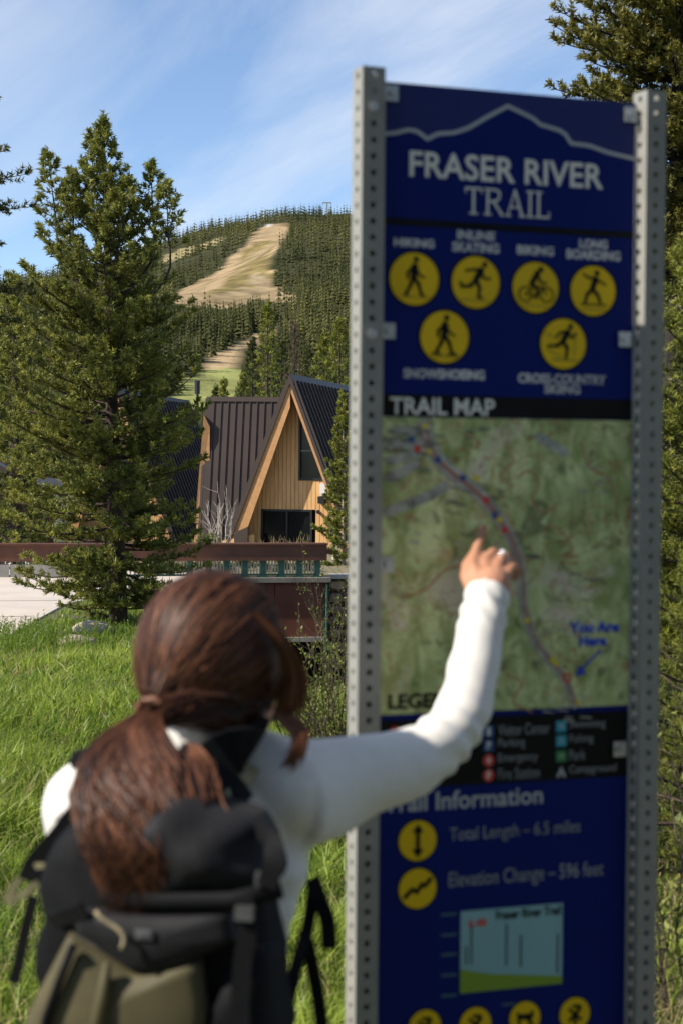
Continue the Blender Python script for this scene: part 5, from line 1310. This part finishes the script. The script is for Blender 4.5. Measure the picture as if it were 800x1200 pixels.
for s in (-1, 1):
    e = mk('eye', ellipsoid(tuple(HP(s * 0.031, 0.0765, 0.008)), (0.012, 0.0085, 0.008), 12, 8, HM), m_eye, person, True)
    mk('iris', ellipsoid(tuple(HP(s * 0.031, 0.0835, 0.008)), (0.005, 0.002, 0.005), 10, 6, HM), m_iris, e, False)
    o = bpy.data.objects['iris' if s < 0 else 'iris.001']

# shirt: torso and both sleeves, with creases at elbow and cuff
up_arm = [SR + (nb_ - SR) * 0.25, SR, SR + (EL - SR) * 0.35, SR + (EL - SR) * 0.7, EL]
def sleeve(pts, rad): return capsule_chain([tuple(p) for p in pts], rad, 20)
def cut_sleeve(a, b, r0, r1, r2, n=20): return tube([a, a + (b - a) * 0.15, a + (b - a) * 0.4, a + (b - a) * 0.7, a + (b - a) * 0.90, a + (b - a) * 0.97, b], [r0, r0, r0 * 0.96, r1, r2 * 1.06, r2, r2 * 1.02], n)
EJ = EL - UPV * 0.004
cuff = WR + (WR - EL).normalized() * 0.016
shirt_parts = [loft_torso(torso_rings(0.013)[1:9]), sleeve([nb_, SR + UPV * 0.010], [0.062, 0.074]), sleeve([nb_, SL + UPV * 0.003], [0.062, 0.066]),
               tube([tuple(q) for q in ARS[:-1]] + [WR, cuff], list(np.interp(np.linspace(0, 7, 22), range(8), [0.080, 0.066, 0.0525, 0.0455, 0.0420, 0.0395, 0.0375, 0.0355])[:-1]) + [0.0355, 0.0358], 22),
               sleeve([SL, (SL + ELl) / 2, ELl], [0.066, 0.058, 0.048]), cut_sleeve(ELl, WLl + d_ * 0.01, 0.047, 0.038, 0.033),
               capsule_chain([SR - UPV * 0.045 - br * 0.022, T(0.128, 0.0, 1.18)], [0.068, 0.05], 16),
               tube([neck_bot - UPV * 0.03, neck_bot + (neck_top - neck_bot) * 0.12, neck_bot + (neck_top - neck_bot) * 0.92], [0.074, 0.068, 0.063], 20)]
sh = remeshed('shirt', join(shirt_parts), 0.006, 9, m_shirt, person)
n_ = len(sh.data.vertices); co = np.zeros(n_ * 3); no = np.zeros(n_ * 3)
sh.data.vertices.foreach_get('co', co); sh.data.vertices.foreach_get('normal', no); co = co.reshape(-1, 3); no = no.reshape(-1, 3)
w_ = co + np.array(base_of(person))
def along(p, a, b): a, b = np.array(a), np.array(b); return ((p - a) @ (b - a)) / ((b - a) @ (b - a))
te = along(w_, EL, cuff); du = np.linalg.norm(w_ - np.array(EL), axis=1)
fore = np.exp(-((te - 0.86) / 0.13) ** 2) * (np.linalg.norm(w_ - (np.array(EL) + te[:, None] * (np.array(cuff) - np.array(EL))), axis=1) < 0.075)
elb = np.exp(-(du / 0.075) ** 2)
side = (w_ - np.array(EL)) @ np.array((0.8, -0.6, 0))
axn = np.array((WR - EL).normalized()); diag = (w_ - np.array(EL)) @ (axn + 0.55 * np.array(br))
disp = 0.0022 * fore * np.sin(diag * 190 + 1.3 * np.sin(side * 70)) + 0.0008 * fore * np.sin(te * 62 + side * 95 + 1.2 * np.sin(side * 60)) + 0.0034 * elb * np.sin(w_[:, 2] * 130 + w_[:, 0] * 120 + 1.5 * np.sin(w_[:, 1] * 60))
mid = np.exp(-((te - 0.5) / 0.25) ** 2) * (fore * 0 + 1) * (du < 0.3) * (te > 0.1)
disp += 0.0016 * mid * np.sin(te * 24 + side * 70)
disp += 0.0032 * np.sin(w_[:, 0] * 40 + w_[:, 2] * 55 + 1.5 * np.sin(w_[:, 2] * 31)) * (np.linalg.norm(w_ - np.array(SR), axis=1) < 0.26)
co += no * disp[:, None]; sh.data.vertices.foreach_set('co', co.ravel()); sh.data.update()

leg_parts = [loft_torso([r for r in torso_rings(0.009)[:3]])]
for s in (-1, 1): leg_parts.append(capsule_chain([T(s * 0.085, 0, 0.86), T(s * 0.09, 0.015, 0.66), T(s * 0.09, 0.02, 0.47 + G0), T(s * 0.092, -0.01, 0.30 + G0), T(s * 0.095, -0.015, 0.13 + G0)], [0.100, 0.086, 0.063, 0.059, 0.043], 16))
remeshed('leggings', join(leg_parts), 0.009, 3, m_pants, person)
for s in (-1, 1):
    remeshed('shoe', join([capsule_chain([T(s * 0.095, -0.045, 0.05 + G0), T(s * 0.10, 0.05, 0.05 + G0), T(s * 0.105, 0.14, 0.04 + G0)], [0.048, 0.046, 0.038], 12), capsule_chain([T(s * 0.095, -0.02, 0.06 + G0), T(s * 0.095, -0.018, 0.11 + G0)], [0.05, 0.047], 12)]), 0.006, 2, m_shoe, person)
# ring on the ring finger
ra, rb = K[2], fing[2][1]; rc = ra + (rb - ra) * 0.45; ax_ = (rb - ra).normalized(); u_, v_ = frame(ax_)
rg = mk('ring', join([tube([rc + (u_ * math.cos(a) + v_ * math.sin(a)) * 0.0112 for a in np.linspace(0, 6.2832, 25)], 0.0013, 6, cap=False)]), m_ring, person, True)
gd = (Vector((-0.25, -1.0, 0.35)) - ax_ * Vector((-0.25, -1.0, 0.35)).dot(ax_)).normalized()
mk('gem', ellipsoid(tuple(rc + gd * 0.0145), (0.0048, 0.0048, 0.0048), 8, 5), m_gem, rg)

# ------------------------------------------------------------------ hair
r = np.random.default_rng(5)
hcn = np.array(HP(0, -0.012, 0.016)); HRAD = np.array([0.092, 0.112, 0.116])
HMn = np.array(HM.to_3x3())
def dir_to(px, py, Y):
    d = (np.array(P(px, py, Y)) - hcn) @ HMn; d = d / HRAD; return d / np.linalg.norm(d)
tie = np.array(P(180, 832, 2.215)); tdir = dir_to(184, 826, 2.23)
def surf(d, k=1.0): return hcn + (d * HRAD * k) @ HMn.T
cap_V, cap_F = ellipsoid((0, 0, 0), (1, 1, 1), 44, 28)
cap_k = np.ones(len(cap_V))
# the hairline: nothing over the face
face = (cap_V[:, 1] > 0.55) & (cap_V[:, 2] < 0.45)
cap_W = hcn + (cap_V * HRAD * 0.985 * np.where(face, 0.80, 1)[:, None]) @ HMn.T
strand_V, strand_F, strand_T = [cap_W], [list(f) for f in cap_F], [np.full(len(cap_V), 0.12)]
nv = len(cap_W)
def ribbon(pts, w, tint, nrm_c=None):
    """flat tapered lock with a raised middle"""
    global nv
    pts = np.asarray(pts); k_ = len(pts)
    tan = np.gradient(pts, axis=0); tan /= np.linalg.norm(tan, axis=1)[:, None] + 1e-9
    nrm = pts - nrm_c if nrm_c is not None else np.tile([0.2, -1, 0.1], (k_, 1))
    nrm = nrm - (nrm * tan).sum(1)[:, None] * tan; nrm /= np.linalg.norm(nrm, axis=1)[:, None] + 1e-9
    sd_ = np.cross(tan, nrm); ww = (w * np.clip(np.minimum(np.linspace(0.35, 3, k_), np.linspace(3, 0.25, k_)), 0, 1))[:, None]
    V = np.stack([pts - sd_ * ww, pts + sd_ * ww], 1).reshape(-1, 3)
    for i in range(k_ - 1):
        a = nv + i * 2; strand_F.append([a, a + 1, a + 3, a + 2])
    strand_V.append(V); strand_T.append(np.full(len(V), tint)); nv += len(V)
def slerp(a, b, t):
    c = np.clip(a @ b, -1, 1); o = math.acos(c)
    if o < 1e-3: return np.tile(a, (len(t), 1))
    return (np.sin((1 - t) * o)[:, None] * a + np.sin(t * o)[:, None] * b) / math.sin(o)
for i in range(4600):
    d = r.normal(0, 1, 3); d /= np.linalg.norm(d)
    if d[2] < -0.35 and d[1] > -0.2: continue
    if d[1] > 0.62 and d[2] < 0.5: continue
    if d[2] < -0.6: continue
    t = np.linspace(0, 1, 11); q = slerp(d, tdir, t)
    q += (np.outer(np.sin(t * math.pi), r.normal(0, 0.07, 3))); q[:, 2] -= 0.10 * np.sin(t * math.pi) * (1 - abs(d[2])) ; q /= np.linalg.norm(q, axis=1)[:, None]
    kk_ = 1.0 + r.uniform(0.0, 0.045) + 0.02 * np.sin(t * 6 + r.random() * 6)
    pts = hcn + (q * HRAD * kk_[:, None]) @ HMn.T
    f = np.clip((t - 0.82) / 0.18, 0, 1)[:, None]; pts = pts * (1 - f) + (tie + r.normal(0, 0.010, 3)) * f
    ribbon(pts, r.uniform(0.0005, 0.0019), np.clip(r.normal(0.33, 0.24), 0, 1), hcn)
# flyaways
for i in range(90):
    d = r.normal(0, 1, 3); d /= np.linalg.norm(d)
    if d[2] < -0.3 or (d[1] > 0.6 and d[2] < 0.5): continue
    t = np.linspace(0, 0.75, 9); q = slerp(d, tdir, t) + np.outer(np.sin(t * 3), r.normal(0, 0.12, 3)); q /= np.linalg.norm(q, axis=1)[:, None]
    ribbon(hcn + (q * HRAD * (1.03 + np.sin(t * 4.2) * r.uniform(0.02, 0.10))[:, None]) @ HMn.T, 0.0006, 0.8, hcn)
# lower hair swept back from neck and behind the ear towards the tie, and looser hair along the cheek
pc = [np.array(P(*p)) for p in ((178, 832, 2.205), (156, 864, 2.15), (155, 915, 2.085), (158, 965, 2.045), (158, 1015, 2.03), (152, 1072, 2.03))]
pcs = spline(pc, 40)
prad = np.interp(np.linspace(0, 1, 40), [0, 0.10, 0.28, 0.5, 0.72, 0.9, 1], [0.015, 0.023, 0.045, 0.062, 0.049, 0.026, 0.012])
pru = np.array((1.0, -0.1, 0)); prv = np.array((0.1, 1.0, 0.1))
for i in range(3000):
    rr_ = math.sqrt(r.random()); a = r.random() * 6.283; ph = r.random() * 6.28; L = r.uniform(0.55, 1.0); n = 20
    tt = np.linspace(0, L, n); idx = tt * 39; i0 = np.clip(idx.astype(int), 0, 38); fr_ = (idx - i0)[:, None]
    c = pcs[i0] * (1 - fr_) + pcs[i0 + 1] * fr_; R_ = np.interp(tt, np.linspace(0, 1, 40), prad)
    wob = 0.019 * np.sin(tt * r.uniform(9, 16) + ph) * np.clip(tt * 3, 0, 1)
    pts = c + np.outer(R_ * rr_ * math.cos(a) + wob, pru) + np.outer(R_ * 0.62 * rr_ * math.sin(a) + 0.006 * np.sin(tt * 13 + ph * 2), prv)
    ribbon(pts, r.uniform(0.0004, 0.0016), np.clip(r.normal(0.36, 0.32), 0, 1), pcs.mean(0) + np.array([0, 0.25, 0]))
def lock(px, n, spread, w, tn):
    c = np.array([np.array(P(*p)) for p in px])
    for i in range(n):
        o = r.normal(0, spread, 3); q = spline(c, 22); s_ = np.linspace(0.2, 1, 22)[:, None]
        q = q + o * s_ + 0.004 * np.sin(np.linspace(0, 9, 22) + r.random() * 6)[:, None] * r.normal(0, 0.6, 3) * s_
        ribbon(q, w * r.uniform(0.6, 1.2), np.clip(r.normal(tn, 0.2), 0, 1), q.mean(0) + np.array([-0.05, 0.3, 0]))
lock([(318, 730, 2.26), (338, 765, 2.27), (340, 800, 2.28), (331, 828, 2.28), (340, 845, 2.27), (353, 858, 2.26), (349, 880, 2.25), (340, 896, 2.25)], 80, 0.0048, 0.0017, 0.7)
lock([(300, 720, 2.24), (330, 755, 2.25), (343, 790, 2.27), (338, 822, 2.28), (330, 838, 2.29)], 130, 0.009, 0.0022, 0.45)
lock([(214, 876, 2.19), (232, 892, 2.15), (240, 930, 2.09), (243, 975, 2.06)], 90, 0.012, 0.0018, 0.45)
lock([(196, 880, 2.17), (216, 898, 2.13), (225, 940, 2.07), (232, 985, 2.05)], 90, 0.013, 0.0018, 0.4)
# nape: hair drawn across the neck below the skull, shade put into its darker tint
for i in range(130):
    u0 = r.random(); s_ = np.array(P(326 - 40 * u0 + r.normal(0, 4), 800 + 55 * u0 + r.normal(0, 4), 2.30)); m_ = np.array(P(250 + r.normal(0, 12), 824 + r.normal(0, 15), 2.225)); 
    ribbon(spline([s_, m_, tie + r.normal(0, 0.012, 3)], 14), r.uniform(0.0015, 0.0035), np.clip(r.normal(0.18, 0.15), 0, 1), np.array(neck_top))
mk('hair', (np.concatenate(strand_V), strand_F), m_hair, person, True, tint=np.concatenate(strand_T))
m_tie = mat('copper_hair_tie', (0.30, 0.13, 0.07), 0.5, noise=60)
u_, v_ = frame(Vector(pcs[1] - pcs[0]))
mk('hair_tie', tube([Vector(tie) + Vector((0, 0, -0.004)) + (u_ * math.cos(a) + v_ * math.sin(a)) * 0.020 for a in np.linspace(0, 6.2832, 21)], 0.006, 8, cap=False), m_tie, person, True)

# ================================================================== BACKPACK
m_pack = mat('black_pack_fabric', (0.0045, 0.0045, 0.005), 0.7, spec=0.15, noise=30, color2=(0.0035, 0.0035, 0.004), bump=(260, 0.3, 0.0008))
m_lid = mat('charcoal_pack_fabric', (0.019, 0.0185, 0.020), 0.6, spec=0.15, noise=24, color2=(0.012, 0.0118, 0.0125), bump=(260, 0.3, 0.0008), sheen=0.03)
m_olive = mat('olive_pack_fabric', (0.095, 0.080, 0.036), 0.65, spec=0.3, noise=18, color2=(0.075, 0.064, 0.028), bump=(240, 0.3, 0.0008), sheen=0.05)
m_web = mat('black_webbing', (0.006, 0.006, 0.007), 0.75, spec=0.2, noise=60)
m_buckle = mat('grey_plastic_buckle', (0.09, 0.09, 0.09), 0.35, noise=30)
m_cord = mat('beige_cord', (0.42, 0.34, 0.2), 0.8, noise=50)
m_olstrap = mat('olive_webbing', (0.30, 0.27, 0.14), 0.75, noise=50)
PY = math.radians(12); pf = Vector((math.sin(PY), math.cos(PY), 0)); prr = Vector((math.cos(PY), -math.sin(PY), 0))
PC = P(186, 1000, 2.125)
pack = thing('backpack', (PC.x, PC.y, 0.86), 'black and olive hiking backpack worn on the woman\'s back', 'backpack')
def K3(x, y, z): q = Vector((PC.x, PC.y, 0)) + prr * x + pf * y; return Vector((q.x, q.y, z))      # y<0 towards the camera
def soft(x0, x1, y0, y1, z0, z1, e=3.4, nu=40, nv_=26, wr=0.004, seed=0, bulge=None):
    """stuffed cloth volume: superellipsoid with creases"""
    V, F = ellipsoid((0, 0, 0), (1, 1, 1), nu, nv_)
    k_ = 1 / (np.abs(V[:, 0]) ** e + np.abs(V[:, 1]) ** e + np.abs(V[:, 2]) ** e) ** (1 / e); V = V * k_[:, None]
    if bulge is not None: V = bulge(V)
    h = np.array([(x1 - x0) / 2, (y1 - y0) / 2, (z1 - z0) / 2]); c = np.array([(x1 + x0) / 2, (y1 + y0) / 2, (z1 + z0) / 2])
    Q = V * h + c
    cr_ = np.sin(Q[:, 0] * 38 + Q[:, 2] * 29 + seed + 1.6 * np.sin(Q[:, 2] * 41 + seed)) + 0.7 * np.sin(Q[:, 0] * 71 - Q[:, 2] * 63 + 2 * seed)
    Q = Q + V / np.linalg.norm(V, axis=1)[:, None] * (wr * cr_)[:, None]
    W = np.array([tuple(K3(*q)) for q in Q]); return W, F
def Kpx(px, py, y):
    """pixel on the pack's plane local y -> local x, z"""
    r_ = ray(px, py); o = Vector((PC.x, PC.y, 0)) + pf * y; t = (o - CO).dot(pf) / r_.dot(pf); q = CO + r_ * t
    return (q - o).dot(prr), q.z
yf = -0.095
xa, _ = Kpx(22, 1100, yf); xb, _ = Kpx(306, 1100, yf); _, zlt = Kpx(200, 948, yf); _, zlb = Kpx(200, 1062, yf); _, zmt = Kpx(200, 1048, yf)
mk('main_body', soft(xa, xb, -0.085, 0.075, 0.86, zlt - 0.015, wr=0.0045, seed=1), m_pack, pack, True)
xl0, _ = Kpx(85, 1000, yf); xl1, _ = Kpx(312, 1000, yf)
lid = mk('lid', soft(xl0, xl1, -0.115, 0.07, zlb, zlt + 0.002, e=2.7, wr=0.006, seed=4), m_lid, pack, True)
mk('lid_seam', tube([K3(*(list((lambda q: (q[0], -0.108, q[1]))(Kpx(px, py, -0.108)))) ) for px, py in ((120, 1050), (190, 1057), (270, 1056), (330, 1042))], [(0.004, 0.012)] * 4, 6), m_web, lid, True)
# olive front pocket with a raised black zip, and the charcoal flap over it
def sheet(pix, y0, th, sag=0.02):
    """padded panel from a pixel outline on the pack front"""
    L = [Kpx(*p, y0) for p in pix]; c = np.mean(L, 0); V, F = [], []; n = len(L); rings = [(1.0, 0.0), (0.97, -th * 0.7), (0.85, -th), (0.5, -th - sag * 0.6), (0.0, -th - sag)]
    for f, dy in rings[:-1]:
        for (x, z) in L: V.append(tuple(K3(c[0] + (x - c[0]) * f, y0 + dy, c[1] + (z - c[1]) * f)))
    V.append(tuple(K3(c[0], y0 + rings[-1][1], c[1]))); m_ = len(rings) - 1
    for i in range(m_ - 1):
        for j in range(n): F.append((i * n + j, i * n + (j + 1) % n, (i + 1) * n + (j + 1) % n, (i + 1) * n + j))
    for j in range(n): F.append(((m_ - 1) * n + j, (m_ - 1) * n + (j + 1) % n, len(V) - 1))
    F.append(tuple(range(n))[::-1]); return np.array(V), F
def dens(p, k_=5): return [tuple(np.array(a) + (np.array(b) - np.array(a)) * i / k_) for a, b in zip(p, p[1:] + p[:1]) for i in range(k_)]
pocket = mk('front_pocket', sheet(dens([(84, 1090), (122, 1112), (163, 1137), (200, 1130), (238, 1122), (246, 1180), (240, 1290), (30, 1290), (28, 1205), (50, 1155)]), -0.088, 0.022, 0.014), m_olive, pack, True)
zp = [(86, 1108), (70, 1150), (55, 1190), (44, 1240)]
mk('zip', tube([K3(*(lambda q: (q[0], -0.122, q[1]))(Kpx(*p, -0.122))) for p in zp], 0.006, 6), m_web, pocket, True)
mk('pocket_fold', tube([K3(*(lambda q: (q[0], -0.124, q[1]))(Kpx(*p, -0.124))) for p in ((126, 1128), (122, 1165), (112, 1230))], [0.004, 0.009, 0.012], 8), m_olive, pocket, True)
mk('flap', sheet(dens([(88, 1062), (180, 1068), (272, 1066), (280, 1100), (236, 1120), (180, 1140), (160, 1136), (118, 1106), (92, 1088)], 4), -0.092, 0.020, 0.010), m_lid, pack, True)
mk('brand_tag', sheet(dens([(158, 1088), (180, 1090), (181, 1102), (160, 1101)], 2), -0.122, 0.003, 0.001), m_buckle, pack, False)
mk('side_bag', soft(xb - 0.085, xb + 0.012, -0.10, 0.06, 0.86, Kpx(300, 1105, yf)[1], e=2.8, wr=0.005, seed=7), m_pack, pack, True)
mk('cord', tube(spline([K3(*(lambda q: (q[0], -0.132, q[1]))(Kpx(*p, -0.132))) for p in ((112, 1068), (122, 1078), (140, 1090), (146, 1100), (143, 1112))], 12), 0.0028, 6), m_cord, pack, True)
def strap(pix, y, w, m, name='strap', t=0.0035):
    pts = [K3(*(lambda q: (q[0], yy, q[1]))(Kpx(px, py, yy))) for (px, py), yy in zip(pix, y if hasattr(y, '__len__') else [y] * len(pix))]
    q = spline(pts, 6 * len(pts)); V, F = [], []
    for i, p in enumerate(q):
        tn = q[min(i + 1, len(q) - 1)] - q[max(i - 1, 0)]; tn = Vector(tn).normalized(); s_ = tn.cross(Vector((0.1, 1, 0.1))).normalized(); nn = s_.cross(tn).normalized()
        for a, b_ in ((-1, -1), (1, -1), (1, 1), (-1, 1)): V.append(tuple(Vector(p) + s_ * a * w / 2 + nn * b_ * t / 2))
    for i in range(len(q) - 1):
        for j in range(4): F.append((i * 4 + j, i * 4 + (j + 1) % 4, i * 4 + 4 + (j + 1) % 4, i * 4 + 4 + j))
    F += [(3, 2, 1, 0), tuple(len(V) - 4 + j for j in range(4))]
    return mk(name, (np.array(V), F), m, pack)
strap([(286, 1052), (290, 1090), (284, 1135), (280, 1220)], -0.125, 0.022, m_web)
strap([(300, 968), (318, 985), (322, 1010), (312, 1040)], [-0.06, -0.10, -0.115, -0.12], 0.024, m_web)
strap([(60, 1080), (75, 1075), (100, 1066)], [-0.07, -0.10, -0.118], 0.02, m_web)
# shoulder straps: thick padded bands over the shoulders
strap([(112, 960), (98, 930), (106, 898), (132, 882)], [-0.02, 0.09, 0.19, 0.29], 0.062, m_pack, 'shoulder_strap', 0.014)
strap([(228, 972), (246, 932), (268, 900), (298, 876)], [-0.04, 0.03, 0.08, 0.20], 0.092, m_pack, 'shoulder_strap', 0.016)
strap([(268, 938), (282, 920), (296, 898)], [0.03, 0.085, 0.15], 0.022, m_olstrap, 'load_strap', 0.004)
for i, (px, py) in enumerate(((88, 925), (70, 957))):
    q = K3(*(lambda v: (v[0], 0.03, v[1]))(Kpx(px, py, 0.03))); mk('strap_bead', ellipsoid(tuple(q), (0.009, 0.007, 0.007), 10, 6), m_shirt, pack, True)
# left lifter strap with its olive loop, and the hip belt tails on the right
strap([(98, 950), (72, 985), (48, 1012), (38, 1034)], [0.0, 0.01, 0.02, 0.02], 0.038, m_web)
strap([(56, 1012), (36, 1018), (16, 1040), (10, 1056), (24, 1050), (46, 1034)], 0.02, 0.009, m_olstrap, 'strap_loop')
strap([(40, 1050), (30, 1090), (22, 1130), (16, 1152)], 0.0, 0.014, m_web)
strap([(366, 1030), (374, 1052), (384, 1080), (386, 1112)], [0.12, 0.10, 0.09, 0.09], 0.020, m_web, 'strap_tail')
strap([(330, 1210), (348, 1130), (360, 1090), (368, 1040)], [0.0, 0.06, 0.1, 0.12], 0.016, m_web, 'hip_strap')
strap([(356, 1090), (366, 1130), (376, 1190), (382, 1260)], [0.10, 0.10, 0.09, 0.08], 0.017, m_web, 'hip_strap')
q = K3(*(lambda v: (v[0], -0.11, v[1]))(Kpx(312, 1030, -0.11))); mk('buckle', box(tuple(q), (0.024, 0.010, 0.016), -PY), m_buckle, pack)
q = K3(*(lambda v: (v[0], -0.13, v[1]))(Kpx(287, 1070, -0.13))); mk('buckle', box(tuple(q), (0.022, 0.010, 0.016), -PY), m_buckle, pack)
